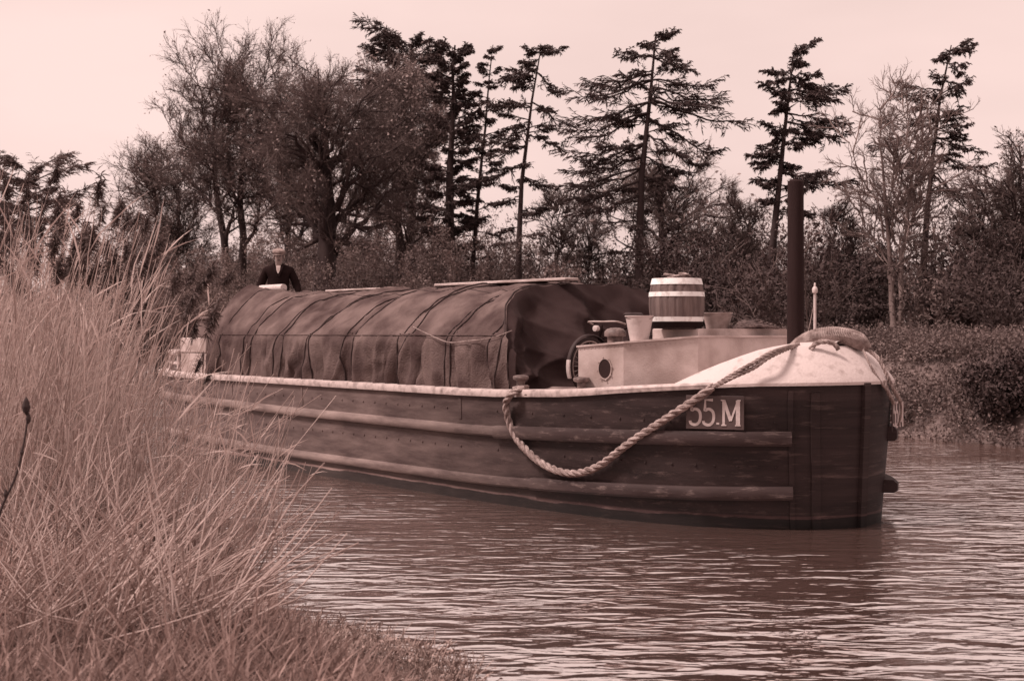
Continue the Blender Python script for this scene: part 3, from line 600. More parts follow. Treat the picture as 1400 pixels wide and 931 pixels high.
# one dark bent stem at the left edge
r = empty('dead_stem', at(-20, 740, 7.2), 'single dark bent stem with old buds at the far left, in front of the reeds', 'stem')
pts = smoothpath([at(-8, 728, 7.2), at(4, 690, 7.2), at(22, 650, 7.2), at(33, 605, 7.2), at(39, 560, 7.2), at(37, 545, 7.2)], 6)
MB().tube(pts, [.008-.0045*i/len(pts) for i in range(len(pts))], 6).build('stem', m_bark, r)
for (x, y, s_) in ((8, 675, .012), (30, 618, .010), (36, 556, .022), (39, 572, .014)):
    c = at(x, y, 7.2); MB().lathe(c, [(.001, -s_*2), (s_*.8, -s_), (s_, 0), (s_*.6, s_*1.4), (.001, s_*2.4)], 7).build('bud', m_bark, r)
print('reeds', __import__('time').time()-exec_time)

# ------------------------------------------------------------------ the barge
d_ = Vector((.602, -.7985, 0)).normalized(); n__ = Vector((d_.y*-1, d_.x, 0)).normalized(); UP = Vector((0, 0, 1))
S0, TC = -9.25, 11.4
def B(a, c, z):
    """barge frame: a metres aft of the stem, c metres to the far side, z up"""
    return d_*(S0-a)+n__*(TC+c)+UP*z
AX = (d_, n__, UP)
OA = [0, .05, .14, .28, .66, 1.05, 1.9, 3.0, 4.5, 12.2, 13.4, 14.1, 14.45, 14.55]
OW = [.12, .36, .58, .78, 1.15, 1.37, 1.59, 1.72, 1.80, 1.80, 1.68, 1.40, 1.0, .55]
def monot(xs, ys, x):
    # smooth (Catmull) interpolation
    x = min(max(x, xs[0]), xs[-1]); i = max(0, min(len(xs)-2, int(np.searchsorted(xs, x, side='right'))-1))
    h_ = xs[i+1]-xs[i]; t = (x-xs[i])/h_
    def sl(j):
        if j <= 0: return (ys[1]-ys[0])/(xs[1]-xs[0])
        if j >= len(xs)-1: return (ys[-1]-ys[-2])/(xs[-1]-xs[-2])
        a_ = (ys[j]-ys[j-1])/(xs[j]-xs[j-1]); b_ = (ys[j+1]-ys[j])/(xs[j+1]-xs[j]); 
        return 0 if a_*b_ <= 0 else 2*a_*b_/(a_+b_)
    m0, m1 = sl(i)*h_, sl(i+1)*h_
    return (2*t**3-3*t*t+1)*ys[i]+(t**3-2*t*t+t)*m0+(-2*t**3+3*t*t)*ys[i+1]+(t**3-t*t)*m1
def W(a): return monot(OA, OW, a)
def GZ_(a): return float(np.interp(a, [0, .5, 1.1, 1.8, 2.6, 4, 12.5, 14.6], [1.45, 1.44, 1.405, 1.355, 1.285, 1.24, 1.25, 1.28]))
def HZs(a, z):
    """half breadth at height z (raked a little at the ends)"""
    k = max(0, 1-z/1.2); e = max(0, 1-a/2.0)+max(0, (a-12.5)/2.0)
    return W(a)*(1-.10*k*e) - .03*k
AS = [0, .02, .05, .09, .14, .2, .28, .38, .5, .66, .85, 1.05, 1.3, 1.6, 1.9, 2.3, 2.7, 3.2, 3.8, 4.5]+[4.5+.55*i for i in range(1, 15)]+[12.7, 13.1, 13.4, 13.7, 13.95, 14.1, 14.25, 14.4, 14.5, 14.55]
AF = [(a, -1) for a in reversed(AS)]+[(a, 1) for a in AS]     # stern near side -> stem -> stern far side
def hullpt(a, sgn, z, out_=0.0):
    return B(a+max(0, (1-z/1.3))*.06*(1 if a < 1 else 0)-(0), sgn*(HZs(a, z)+out_), z)
def normal2(i):
    p = [B(a, s*W(a), 0) for a, s in (AF[max(0, i-1)], AF[min(len(AF)-1, i+1)])]
    t = (p[1]-p[0]).normalized(); return Vector((t.y, -t.x, 0))
NR = [normal2(i) for i in range(len(AF))]
c0 = B(7, 0, 0)
if NR[5].dot(B(12, -3, 0)-c0) < 0: NR = [-v for v in NR]
barge = empty('barge', B(7.2, 0, 0), 'long dark cargo barge with tarpaulined hold lying in the river beside the reeds', 'barge')

def hull_material(nm='tarred_hull', CC=(tone(.0, .8), tone(.10), tone(.20), tone(.38), tone(.27))):
    m = bpy.data.materials.new(nm); m.use_nodes = True; n = m.node_tree; Nn = n.nodes; b = Nn['Principled BSDF']
    b.inputs['Roughness'].default_value = .7; b.inputs['Specular IOR Level'].default_value = .2
    g_ = Nn.new('ShaderNodeNewGeometry')
    def dot(v, off):
        x = Nn.new('ShaderNodeVectorMath'); x.operation = 'DOT_PRODUCT'; x.inputs[1].default_value = v; n.links.new(g_.outputs['Position'], x.inputs[0])
        y = Nn.new('ShaderNodeMath'); y.operation = 'ADD'; y.inputs[1].default_value = off; n.links.new(x.outputs['Value'], y.inputs[0]); return y.outputs[0]
    sa = dot(tuple(-d_), S0)      # metres aft of the stem
    sep = Nn.new('ShaderNodeSeparateXYZ'); n.links.new(g_.outputs['Position'], sep.inputs[0])
    comb = Nn.new('ShaderNodeCombineXYZ'); n.links.new(sa, comb.inputs[0]); n.links.new(sep.outputs[2], comb.inputs[2]); 
    sc1 = Nn.new('ShaderNodeMapping'); sc1.inputs['Scale'].default_value = (.55, 1, 3.2); n.links.new(comb.outputs[0], sc1.inputs[0])
    n1 = Nn.new('ShaderNodeTexNoise'); n1.inputs['Scale'].default_value = 2.0; n1.inputs['Detail'].default_value = 7; n1.inputs['Roughness'].default_value = .62; n.links.new(sc1.outputs[0], n1.inputs[0])
    r1 = Nn.new('ShaderNodeMapRange'); r1.inputs[1].default_value = .38; r1.inputs[2].default_value = .68; n.links.new(n1.outputs[0], r1.inputs[0])
    # fresh black tar near the bow, weathered aft
    r2 = Nn.new('ShaderNodeMapRange'); r2.inputs[1].default_value = 2.6; r2.inputs[2].default_value = 6.5; n.links.new(sa, r2.inputs[0])
    mA = Nn.new('ShaderNodeMix'); mA.data_type = 'RGBA'; mA.inputs[6].default_value = CC[0]; mA.inputs[7].default_value = CC[1]
    n.links.new(r1.outputs[0], mA.inputs[0])
    mB = Nn.new('ShaderNodeMix'); mB.data_type = 'RGBA'; mB.inputs[6].default_value = CC[2]; mB.inputs[7].default_value = CC[3]
    n.links.new(r1.outputs[0], mB.inputs[0])
    mC = Nn.new('ShaderNodeMix'); mC.data_type = 'RGBA'; n.links.new(r2.outputs[0], mC.inputs[0]); n.links.new(mA.outputs[2], mC.inputs[6]); n.links.new(mB.outputs[2], mC.inputs[7])
    # scraped patches
    sc2 = Nn.new('ShaderNodeMapping'); sc2.inputs['Scale'].default_value = (1.2, 1, 5); n.links.new(comb.outputs[0], sc2.inputs[0])
    n2 = Nn.new('ShaderNodeTexNoise'); n2.inputs['Scale'].default_value = 3.3; n2.inputs['Detail'].default_value = 8; n2.inputs['Roughness'].default_value = .7; n.links.new(sc2.outputs[0], n2.inputs[0])
    r3 = Nn.new('ShaderNodeMapRange'); r3.inputs[1].default_value = .54; r3.inputs[2].default_value = .70; r3.inputs[4].default_value = .75; n.links.new(n2.outputs[0], r3.inputs[0])
    mD = Nn.new('ShaderNodeMix'); mD.data_type = 'RGBA'; n.links.new(r3.outputs[0], mD.inputs[0]); n.links.new(mC.outputs[2], mD.inputs[6]); mD.inputs[7].default_value = CC[4]
    # wet band and a thin pale scum line just above the water
    zw = Nn.new('ShaderNodeMath'); zw.operation = 'MULTIPLY_ADD'; zw.inputs[1].default_value = .10; n.links.new(n1.outputs[0], zw.inputs[0]); n.links.new(sep.outputs[2], zw.inputs[2])
    wr = Nn.new('ShaderNodeValToRGB'); el_ = wr.color_ramp.elements
    el_[0].position = .0; el_[0].color = (.25, .25, .25, 1); el_[1].position = 1; el_[1].color = (1, 1, 1, 1)
    for ps, cv in ((.155, .30), (.165, 2.2), (.18, 2.0), (.19, .7), (.30, .95)):
        e_ = el_.new(ps); e_.color = (cv, cv, cv, 1)
    n.links.new(zw.outputs[0], wr.inputs[0])
    mE = Nn.new('ShaderNodeMix'); mE.data_type = 'RGBA'; mE.blend_type = 'MULTIPLY'; mE.inputs[0].default_value = 1; n.links.new(mD.outputs[2], mE.inputs[6]); n.links.new(wr.outputs[0], mE.inputs[7])
    n.links.new(mE.outputs[2], b.inputs['Base Color'])
    bu = Nn.new('ShaderNodeBump'); bu.inputs['Strength'].default_value = .5; bu.inputs['Distance'].default_value = .012; n.links.new(n2.outputs[0], bu.inputs['Height']); n.links.new(bu.outputs[0], b.inputs['Normal'])
    return m
m_hull = hull_material()
m_strake = hull_material('weathered_strake', (tone(.03), tone(.14), tone(.28), tone(.50), tone(.40)))
m_straked = m_strake
# hull skin with bulge, from keel to gunwale
rings = []
for zz in (-.35, 0, .14, .3, .5, .7, .9, 1.1, None):
    ring = []
    for i, (a, s) in enumerate(AF):
        z = GZ_(a) if zz is None else min(zz, GZ_(a)-.02)
        z = z if zz is None else zz*(1 if zz < .9 else (1+(GZ_(a)-1.24)*.5))
        ring.append(hullpt(a, s, z))
    rings.append(ring)
mb = MB(); mb.loft(rings, cap=False, closed=True)
for zb_ in (.62, 1.06):
    for i, (a, s) in enumerate(AF):
        if s == -1 and .3 < a < 14:
            for q in range(1 if a < 4 else 2):
                a_ = a+q*.27; p = hullpt(a_, s, zb_)+NR[i]*.001; mb.lathe(p, [(.014, 0), (.012, .008), (.004, .011)], 6, (UP, NR[i].cross(UP), NR[i]))
k = len(AF)
mb.f.append(tuple(range(k)))
mb.build('hull', m_hull, barge, smooth=True)
# deck just below the rail
mb = MB(); mb.add([B(a, s*(HZs(a, 1.2)-.02), GZ_(a)-.03) for a, s in AF], [tuple(range(k))]); mb.build('deck', m_deck, barge)
def strake(name, zf, hgt, prot, a0, a1, sides, m, step=1):
    o_ = None
    for sg in sides:
        idx = [i for i, (a, s) in enumerate(AF) if s == sg and a0 <= a <= a1]
        rr = []
        for i in idx:
            a, s = AF[i]; z = zf(a); p = hullpt(a, s, z); nn = NR[i]
            wob = .004*math.sin(a*7)
            rr.append([p-nn*.03+UP*(-hgt/2), p+nn*(prot*.75)+UP*(-hgt/2+.004), p+nn*(prot+wob)+UP*(-hgt*.30), p+nn*(prot+wob)+UP*(hgt*.22), p+nn*(prot*.7)+UP*(hgt/2-.004), p-nn*.03+UP*(hgt/2)])
        o_ = MB().loft(rr, cap=True).build(name, m, barge, smooth=True)
    return o_
zu = lambda a: float(np.interp(a, [0, 1, 4, 9, 14.6], [.91, .90, .82, .85, .93]))
zl = lambda a: float(np.interp(a, [0, 1, 4, 9, 14.6], [.37, .34, .255, .25, .34]))
strake('rubbing_strake', zu, .12, .055, 3.75, 14.0, (-1, 1), m_strake)
strake('rubbing_strake', lambda a: zu(a)-.003, .15, .075, .27, 3.85, (-1,), m_straked)
strake('rubbing_strake', zl, .115, .055, 3.1, 14.0, (-1, 1), m_strake)
strake('rubbing_strake', lambda a: zl(a)+.003, .14, .08, .27, 3.25, (-1,), m_straked)
strake('rubbing_strake', zu, .16, .09, .10, 3.3, (1,), m_straked)
strake('rubbing_strake', zl, .14, .14, .10, 3.25, (1,), m_strake)
# stem post and doubling plates at the bow
stem = MB(); rr = []
for z in (-.3, .2, .7, 1.2, 1.45):
    p = B(.06*max(0, 1-z/1.3), 0, z); rr.append([p+n__*.05-d_*.05, p+n__*.045+d_*.045, p-n__*.045+d_*.045, p-n__*.05-d_*.05])
stem.loft(rr, cap=True).build('stem_post', m_hull, barge)
def seam(a, s, wdt, z0_, z1_, m, pr=.012):
    i = min(range(len(AF)), key=lambda j: abs(AF[j][0]-a)+(0 if AF[j][1] == s else 99)); nn = NR[i]; t = nn.cross(UP)
    rr_ = []
    for z in np.linspace(z0_, z1_, 8):
        p = hullpt(AF[i][0], s, float(z)); rr_.append([p-t*wdt/2-nn*.03, p-t*wdt/2+nn*pr, p+t*wdt/2+nn*pr, p+t*wdt/2-nn*.03])
    MB().loft(rr_, cap=True).build('doubling_plate', m, barge)
seam(.14, -1, .09, -.1, 1.36, m_hull, .02)
seam(.28, -1, .05, -.1, 1.38, m_hull, .016)
for a in (4.5, 8.35, 10.55): seam(a, -1, .05, .94, 1.19, m_hull, .008)
# gunwale rail: pale worn capping along the hull, ending at the whaleback
for sg in (-1, 1):
    idx = [i for i, (a, s) in enumerate(AF) if s == sg and a >= .85]
    rr = []
    for i in idx:
        a, s = AF[i]; p = hullpt(a, s, GZ_(a)); nn = NR[i]; e = .055 if a > 2.5 else .055-.02*(2.5-a)/1.6
        rr.append([p-nn*.14-UP*.02, p+nn*.035-UP*.025, p+nn*.045+UP*(e*.4), p+nn*.03+UP*e, p-nn*.14+UP*(e+.003)])
    MB().loft(rr, cap=True).build('gunwale', m_gun, barge, smooth=True)
# rail at the square stern
mb = MB(); p0 = B(14.55, -.55, 1.28); p1 = B(14.55, .55, 1.28); mb.box((p0+p1)/2, (.16, 1.15, .07), AX, .01); mb.build('gunwale', m_gun, barge)
# white whaleback foredeck
def whale():
    outer = []; top = []
    idx = [i for i, (a, s) in enumerate(AF) if a <= 1.6]
    for i in idx:
        a, s = AF[i]; p = hullpt(a, s, GZ_(a)); nn = NR[i]
        h_ = .36*min(1, max(0, (1.35-a)/.95))**.85
        inn = .05+.30*min(1, max(0, (1.6-a)/1.1))
        rowp = []
        for u in (0, .12, .4, .7, .9, 1.0):
            rowp.append(p+nn*(.03-inn*u**1.25)+UP*(.012+h_*(u if u < .95 else .985)))
        outer.append(rowp)
    m_ = MB(); n = len(outer[0])
    m_.loft([[o_[j] for o_ in outer] for j in range(n)], cap=False, closed=False)
    # slightly cambered top
    tr = [o_[-1] for o_ in outer]; K = len(tr)
    for j in range(K//2):
        a_, b_ = tr[j], tr[K-1-j]
        pts = []
        for q in range(9):
            u = q/8; pts.append(a_.lerp(b_, u)+UP*(.05*math.sin(math.pi*u)*min(1, (a_.z-1.38)/.3 if a_.z > 1.38 else 0)))
        top.append(pts)
    m_.loft(top, cap=False, closed=False)
    # lip below
    m_.loft([[o_[0]-UP*.03 for o_ in outer], [o_[0] for o_ in outer]], cap=False, closed=False)
    return m_.build('foredeck', m_white, barge, smooth=True)
whale()
# fore cabin
cab = [(2.68, -1.50), (2.1, -1.36), (1.55, -.80), (1.62, .72), (2.2, 1.3), (2.68, 1.50)]
def roofz(a, c): return 1.79+.075*(2.68-a)/1.1+.05*(1-(c/1.5)**2)
mb = MB()
low = [B(a, c, GZ_(a)-.06) for a, c in cab]; hi = [B(a, c, roofz(a, c)) for a, c in cab]; mb.loft([low, hi], cap=False); cabin_mb = mb
lipo = [B(a+(.015 if a > 2.5 else -.02), c*1.012, roofz(a, c)) for a, c in cab]; lipt = [B(a+(.015 if a > 2.5 else -.02), c*1.012, roofz(a, c)+.02) for a, c in cab]

mb = MB()
cen = B(2.15, 0, roofz(2.15, 0)+.02)
mb.loft([lipo, lipt], cap=False); mb.add(lipt+[cen], [(i, (i+1) % 6, 6) for i in range(6)]); mb.add(lipo, [tuple(range(6))]); mb.build('cabin_roof', m_cabin2, barge)
# raised hatch
hp = [(2.45, -.62), (1.75, -.60), (1.66, .70), (2.45, .72)]
mb = MB(); mb.loft([[B(a, c, 1.84) for a, c in hp], [B(a, c, 1.985) for a, c in hp], [B(a+.0, c*.97, 1.995) for a, c in hp]], cap=True); mb.build('hatch', m_cabin2, barge)
# rivets and angle iron at the cabin foot
mb = cabin_mb
e0, e1 = Vector(B(2.68, -1.50, 0)), Vector(B(2.1, -1.36, 0)); e2 = Vector(B(1.55, -.80, 0))
for (q0, q1, n_) in ((e0, e1, 12), (e1, e2, 15)):
    nn = (q1-q0).normalized().cross(UP); nn = nn if nn.y < 0 else -nn
    for i in range(n_):
        p = q0.lerp(q1, (i+.5)/n_); a = 2.68-(i/n_)*.58 if n_ == 12 else 2.1-(i/n_)*.55
        for zz in (GZ_(a)+.05, roofz(a, -1.3)-.03):
            p2 = Vector((p.x, p.y, zz)); mb.lathe(p2+nn*.001, [(.007, 0), (.006, .004), (.003, .006)], 6, (UP, (q1-q0).normalized(), nn))
mb.build('cabin', m_cabin, barge)
# oval porthole
pc = e0.lerp(e1, .60); nn = (e1-e0).normalized().cross(UP); nn = nn if nn.y < 0 else -nn; tt = (e1-e0).normalized(); pc = Vector((pc.x, pc.y, 1.565))
ph = empty('porthole', pc, 'round porthole', None) if False else None
ring = MB(); rr = []
for q in range(28):
    an = q*2*math.pi/28; e = tt*.82*math.cos(an)+UP*1.06*math.sin(an)
    rr.append([pc+e*.098+nn*.002, pc+e*.098+nn*.012, pc+e*.112+nn*.012, pc+e*.112+nn*.002])
rr.append(rr[0]); ring.loft(rr, cap=False)
for q in range(8):
    an = q*math.pi/4+.2; e = tt*.82*math.cos(an)+UP*1.06*math.sin(an); ring.lathe(pc+e*.118+nn*.013, [(.009, 0), (.008, .006), (.003, .008)], 6, (UP, tt, nn))
pr_ = ring.build('porthole', m_cabin, barge, smooth=True)
gl = MB(); gl.add([pc+(tt*.82*math.cos(q*math.pi/14)+UP*1.06*math.sin(q*math.pi/14))*.100+nn*.005 for q in range(28)], [tuple(range(28))]); gl.build('glass', m_glass, pr_)
# mast stump
mp0 = B(.91, 0, 1.5)
mast = MB().lathe(Vector((mp0.x, mp0.y, 1.42)), [(.092, 0), (.090, .6), (.086, 1.5), (.084, 2.08), (.080, 2.12), (.055, 2.14)], 20); mast.build('mast', mat('dark_mast', tone(.05), tone(.02), scale=3, rough=.9, spec=.1, stretch=(6, 6, .5), bump=.4), barge, smooth=True)
# jackstaff
jp = at(1114, 470, 14.75); jp.z = 1.70
MB().lathe(jp, [(.016, 0), (.015, .62), (.014, .66), (.026, .665), (.03, .69), (.026, .715), (.012, .73), (.010, .76), (.004, .77)], 12).build('jackstaff', m_white, barge, smooth=True)
MB().tube(smoothpath([jp+UP*.60, jp+UP*.35+Vector((-.05, 0, 0)), jp+UP*.12+Vector((-.10, 0, 0)), jp+UP*.05+Vector((-.06, 0, 0))], 6), .004, 5).build('lanyard', m_rope, barge)
# bollards on the side deck
def bollard(x, Y, label=None):
    p = at(x, 530, Y); z = 1.262
    o_ = MB().lathe((p.x, p.y, z), [(.085, 0), (.08, .02), (.05, .03), (.047, .12), (.05, .15), (.085, .165), (.092, .185), (.085, .205), (.04, .215)], 18).build('bollard', m_metal, barge, smooth=True)
    MB().box((p.x, p.y, z+.003), (.42, .16, .02), AX, .005).build('base_plate', m_metal, o_)
    return Vector((p.x, p.y, z))
bol1 = bollard(712, 15.98); bol2 = bollard(795, 15.36)
# mushroom vent on the cabin roof
vp = at(841, 470, 15.35); vp.z = 1.80
o_ = MB().lathe(vp, [(.085, 0), (.085, .10), (.085, .105), (.118, .115), (.120, .14), (.115, .165), (.09, .19), (.05, .203), (.01, .206)], 22).build('mushroom_vent', m_metal, barge, smooth=True)
# aft: low cabin, platform, rails
mb = MB()
ap = [(11.86, -1.62), (12.85, -1.60), (12.85, 1.60), (11.86, 1.62)]
mb.loft([[B(a, c, 1.2) for a, c in ap], [B(a, c, 1.62) for a, c in ap]], cap=True); mb.build('aft_cabin', m_cabin, barge)
for sg in (-1, 1): MB().box(B(12.35, sg*1.45, 1.75), (.98, .34, .24), AX, .01).build('side_locker', m_cabin2, barge)
mb = MB(); mb.box(B(12.42, -1.15, 2.02), (.62, .5, .30), AX, .015); mb.box(B(12.42, -1.15, 2.19), (.68, .56, .04), AX, .008); mb.box(B(12.42, -1.15, 1.74), (.62, .5, .26), AX, .01); mb.build('companion_hatch', mat('dark_hatch', tone(.34), tone(.22), scale=4), barge)
mb = MB()
for sg in (-1, 1):
    for z_, hh_ in ((1.62, .09), (1.44, .05)):
        mb.tube([B(12.9, sg*1.60, z_), B(13.5, sg*1.50, z_), B(14.1, sg*1.20, z_), B(14.45, sg*.8, z_)], hh_/2, 8)
mb.tube([B(14.45, -.8, 1.62), B(14.5, 0, 1.62), B(14.45, .8, 1.62)], .045, 8); mb.build('rail', m_gun, barge, smooth=True)
for sg in (-1, 1):
    for a_, c_ in ((12.95, 1.60), (13.5, 1.50), (14.1, 1.2), (14.45, .8)): MB().tube([B(a_, sg*c_, 1.22), B(a_, sg*c_, 1.64)], .03, 8).build('rail_post', m_gun, barge, smooth=True)

# number plates
def ray_hull(px_, s=-1):
    best = None
    for k_ in range(600):
        a = k_*.01; p = hullpt(a, s, 1.1); x_ = 700+p.x/p.y*F
        if best is None or abs(x_-px_) < best[0]: best = (abs(x_-px_), a, p)
    return best[1], best[2]
STROKES = {
 '5': ([[(.46, 1.0), (.12, 1.0), (.10, .56), (.22, .63), (.34, .62), (.46, .52), (.50, .34), (.46, .14), (.34, .02), (.20, .0), (.06, .06), (.03, .16)]], .60),
 '.': ([[(.08, .02), (.08, .10)]], .22),
 'M': ([[(.12, 0), (.12, 1)], [(.12, 1), (.44, .18)], [(.44, .18), (.76, 1)], [(.76, 1), (.76, 0)], [(.02, 0), (.24, 0)], [(.64, 0), (.88, 0)], [(0, 1), (.16, 1)], [(.72, 1), (.88, 1)]], .92)}
THICK = {'M': [.10, .13, .07, .16, .05, .05, .05, .05]}
def number_plate(pL, pR, zb, zt, outn, x_off=.08):
    t = (pR-pL); t.z = 0; wd = t.length; t.normalize(); nn = outn
    c = (pL+pR)/2; c.z = (zb+zt)/2; ax = (t, UP, nn)
    o_ = MB().box(c, (wd, zt-zb, .014), ax, .003).build('number_plate', mat('plate_dark', tone(.22), tone(.15), scale=6, rough=.5), barge)
    H_ = (zt-zb)*.74; tot = sum(STROKES[q][1] for q in '55.M'); sx = (wd*.90)/tot; x0 = -wd*.45; mb_ = MB()
    for ch in '55.M':
        st_, adv = STROKES[ch]
        for si, pl in enumerate(st_):
            th = THICK.get(ch, [.11]*9)[si]*H_*1.05
            P2 = [Vector((x0+(x_+.03)*sx, (y_-.5)*H_)) for x_, y_ in pl]
            if ch == '5': P2 = [P2[0], P2[1], P2[2]]+[Vector((v[0], v[1])) for v in smoothpath([(q_.x, q_.y, 0) for q_ in P2[2:]], 5)][1:]
            L_ = []; R_ = []
            for i in range(len(P2)):
                a_ = P2[max(0, i-1)]; b_ = P2[min(len(P2)-1, i+1)]; tg = (b_-a_).normalized(); nr = Vector((-tg.y, tg.x))
                tw = th*(.62 if ch == '5' and (i == 1) else 1)
                L_.append(P2[i]+nr*tw/2); R_.append(P2[i]-nr*tw/2)
            f3 = lambda v, o3: c+t*v.x+UP*v.y+nn*o3
            z_off = .0075+si*.0006
            mb_.loft([[f3(L_[i], z_off), f3(R_[i], z_off), f3(R_[i], z_off+.004), f3(L_[i], z_off+.004)] for i in range(len(P2))], cap=True)
        x0 += adv*sx
    mb_.build('lettering', m_white, o_)
a1_, pA = ray_hull(939); a2_, pB = ray_hull(1019)
tv = (pB-pA).normalized(); nn = tv.cross(UP); nn = nn if nn.y < 0 else -nn
pm = hullpt((a1_+a2_)/2, -1, 1.1); bulge = max(0, (pm-pA).dot(nn))
number_plate(pA+nn*(bulge+.012), pB+nn*(bulge+.012), .99, 1.325, nn)
pC = hullpt(.14, 1, 1.1)+d_*.02; pD = pC+Vector((.55, .83, 0)).normalized()*.34; tv = (pD-pC).normalized(); nn = tv.cross(UP); nn = nn if nn.dot(d_) > 0 else -nn
pm = hullpt(.55, 1, 1.1); bulge = max(0, (pm-pC).dot(nn))
number_plate(pC+nn*(bulge+.012), pD+nn*(bulge+.012), .93, 1.27, nn)

# ------------------------------------------------------------------ ropes
def laid_rope(path, rad, strands=3, pitch=None, n=6):
    """twisted strands along a path"""
    P_ = [Vector(p) for p in path]; out_ = MB(); pitch = pitch or rad*7
    # resample
    L_ = [0]
    for a_, b_ in zip(P_, P_[1:]): L_.append(L_[-1]+(b_-a_).length)
    tot = L_[-1]; step = pitch/9; m_ = max(4, int(tot/step)); pts = []
    for i in range(m_+1):
        q = tot*i/m_; k_ = min(len(P_)-2, max(0, int(np.searchsorted(L_, q, side='right'))-1)); u = (q-L_[k_])/max(1e-6, L_[k_+1]-L_[k_]); pts.append(P_[k_].lerp(P_[k_+1], min(1, u)))
    tg = [(pts[min(i+1, m_)]-pts[max(i-1, 0)]).normalized() for i in range(m_+1)]
    u = tg[0].cross(UP if abs(tg[0].z) < .9 else Vector((1, 0, 0))).normalized(); fr = []
    for t in tg: u = (u-t*u.dot(t)).normalized(); fr.append((u.copy(), t.cross(u)))
    for s_ in range(strands):
        out_.tube([pts[i]+(fr[i][0]*math.cos(i*2*math.pi/9+s_*2*math.pi/strands)+fr[i][1]*math.sin(i*2*math.pi/9+s_*2*math.pi/strands))*rad*.5 for i in range(m_+1)], rad*.56, n)
    return out_
def hp_(px_, py_, off=.07):
    a, p = ray_hull(px_); Y = p.y-off; return at(px_, py_, Y)
main = [bol1+Vector((.04, -.10, .06)), at(700, 538, 15.86), hp_(692, 552, .12), hp_(697, 580), hp_(712, 607), hp_(742, 634), hp_(780, 647), hp_(818, 637), hp_(858, 607), hp_(900, 579), hp_(940, 553, .09), hp_(975, 529, .08)]
mb = laid_rope(smoothpath(main, 10), .042)
last = main[-1]
for k_, dy in enumerate((0, 9)):
    br = [hp_(965, 536, .08), last, at(1005, 510+dy*.5, 13.95), at(1030, 496+dy*.8, 13.98), at(1050, 484+dy*.6, 14.0), at(1072, 476+dy*.3, 14.15), at(1092, 471, 14.4)]
    sub = laid_rope(smoothpath(br, 8), .022); mb.add(sub.v, sub.f)
o = mb.build('mooring_rope', m_rope, smooth=True); tagd(o, 'thick pale rope hanging in a loop along the near side of the bow', 'rope')
# turns of rope round the first bollard
mb = MB()
for k_ in range(4):
    c = bol1+UP*(.035+.022*(k_ % 3)); pts = [c+Vector((math.cos(q*.5)*(.075+.03*(k_ == 3)+.006*math.sin(q*3+k_)), math.sin(q*.5)*(.075+.03*(k_ == 3)), .01*math.sin(q*.5+k_))) for q in range(13)]
    s_ = laid_rope(pts, .017); mb.add(s_.v, s_.f)
o = mb.build('rope_turns', m_rope, smooth=True); tagd(o, 'turns of rope wound round the first bollard beside the tarpaulin', 'rope')
# bound rope fender arching over the foredeck
fp = smoothpath([at(1072, 486, 14.75), at(1092, 474, 14.7), at(1112, 463, 14.65), at(1140, 459, 14.6), at(1168, 464, 14.6), at(1186, 476, 14.6)], 14)
mb = MB(); nfp = len(fp)
rad = [(.035+.055*min(1, i/14)*min(1, (nfp-i)/12)) for i in range(nfp)]
mb.tube(fp, [r_*.9 for r_ in rad], 12)
for i in range(0, nfp-1):       # each turn of the binding
    for u in (0,):
        c = fp[i].lerp(fp[i+1], u); t = (fp[i+1]-fp[i]).normalized(); uu = t.cross(UP).normalized(); vv = t.cross(uu); r_ = rad[i]
        mb.tube([c+(uu*math.cos(q*math.pi/6)+vv*math.sin(q*math.pi/6))*r_*.97+t*.0012*q for q in range(12)], .0085, 5, closed=True)
root_f = mb.build('rope_fender', m_rope, smooth=True); tagd(root_f, 'thick bound rope fender arched over the white foredeck', 'fender')
tail = smoothpath([fp[-1]+Vector((-.03, 0, 0)), at(1198, 487, 14.55), at(1209, 505, 14.5), at(1219, 528, 14.5), at(1231, 548, 14.55)], 8)
mb = laid_rope(tail, .021); s_ = laid_rope(smoothpath([at(1231, 548, 14.55), at(1232, 565, 14.6), at(1228, 582, 14.65)], 6), .012); mb.add(s_.v, s_.f)
s_ = laid_rope(smoothpath([at(1180, 478, 14.5), at(1190, 500, 14.4), at(1205, 524, 14.4), at(1216, 538, 14.45)], 6), .013); mb.add(s_.v, s_.f)
s_ = laid_rope(smoothpath([at(1208, 520, 14.45), at(1215, 538, 14.45), at(1222, 552, 14.5)], 6), .022); mb.add(s_.v, s_.f)
o = mb.build('bow_rope', m_rope, smooth=True); tagd(o, 'frayed rope hanging off the right side of the bow', 'rope')
mb = laid_rope(smoothpath([at(1108, 478, 14.3), at(1115, 470, 14.3), at(1128, 467, 14.3), at(1140, 470, 14.3), at(1146, 478, 14.3)], 8), .026)
o = mb.build('rope_coil', m_rope, smooth=True); tagd(o, 'small pale rope loop in front of the bound fender', 'rope')

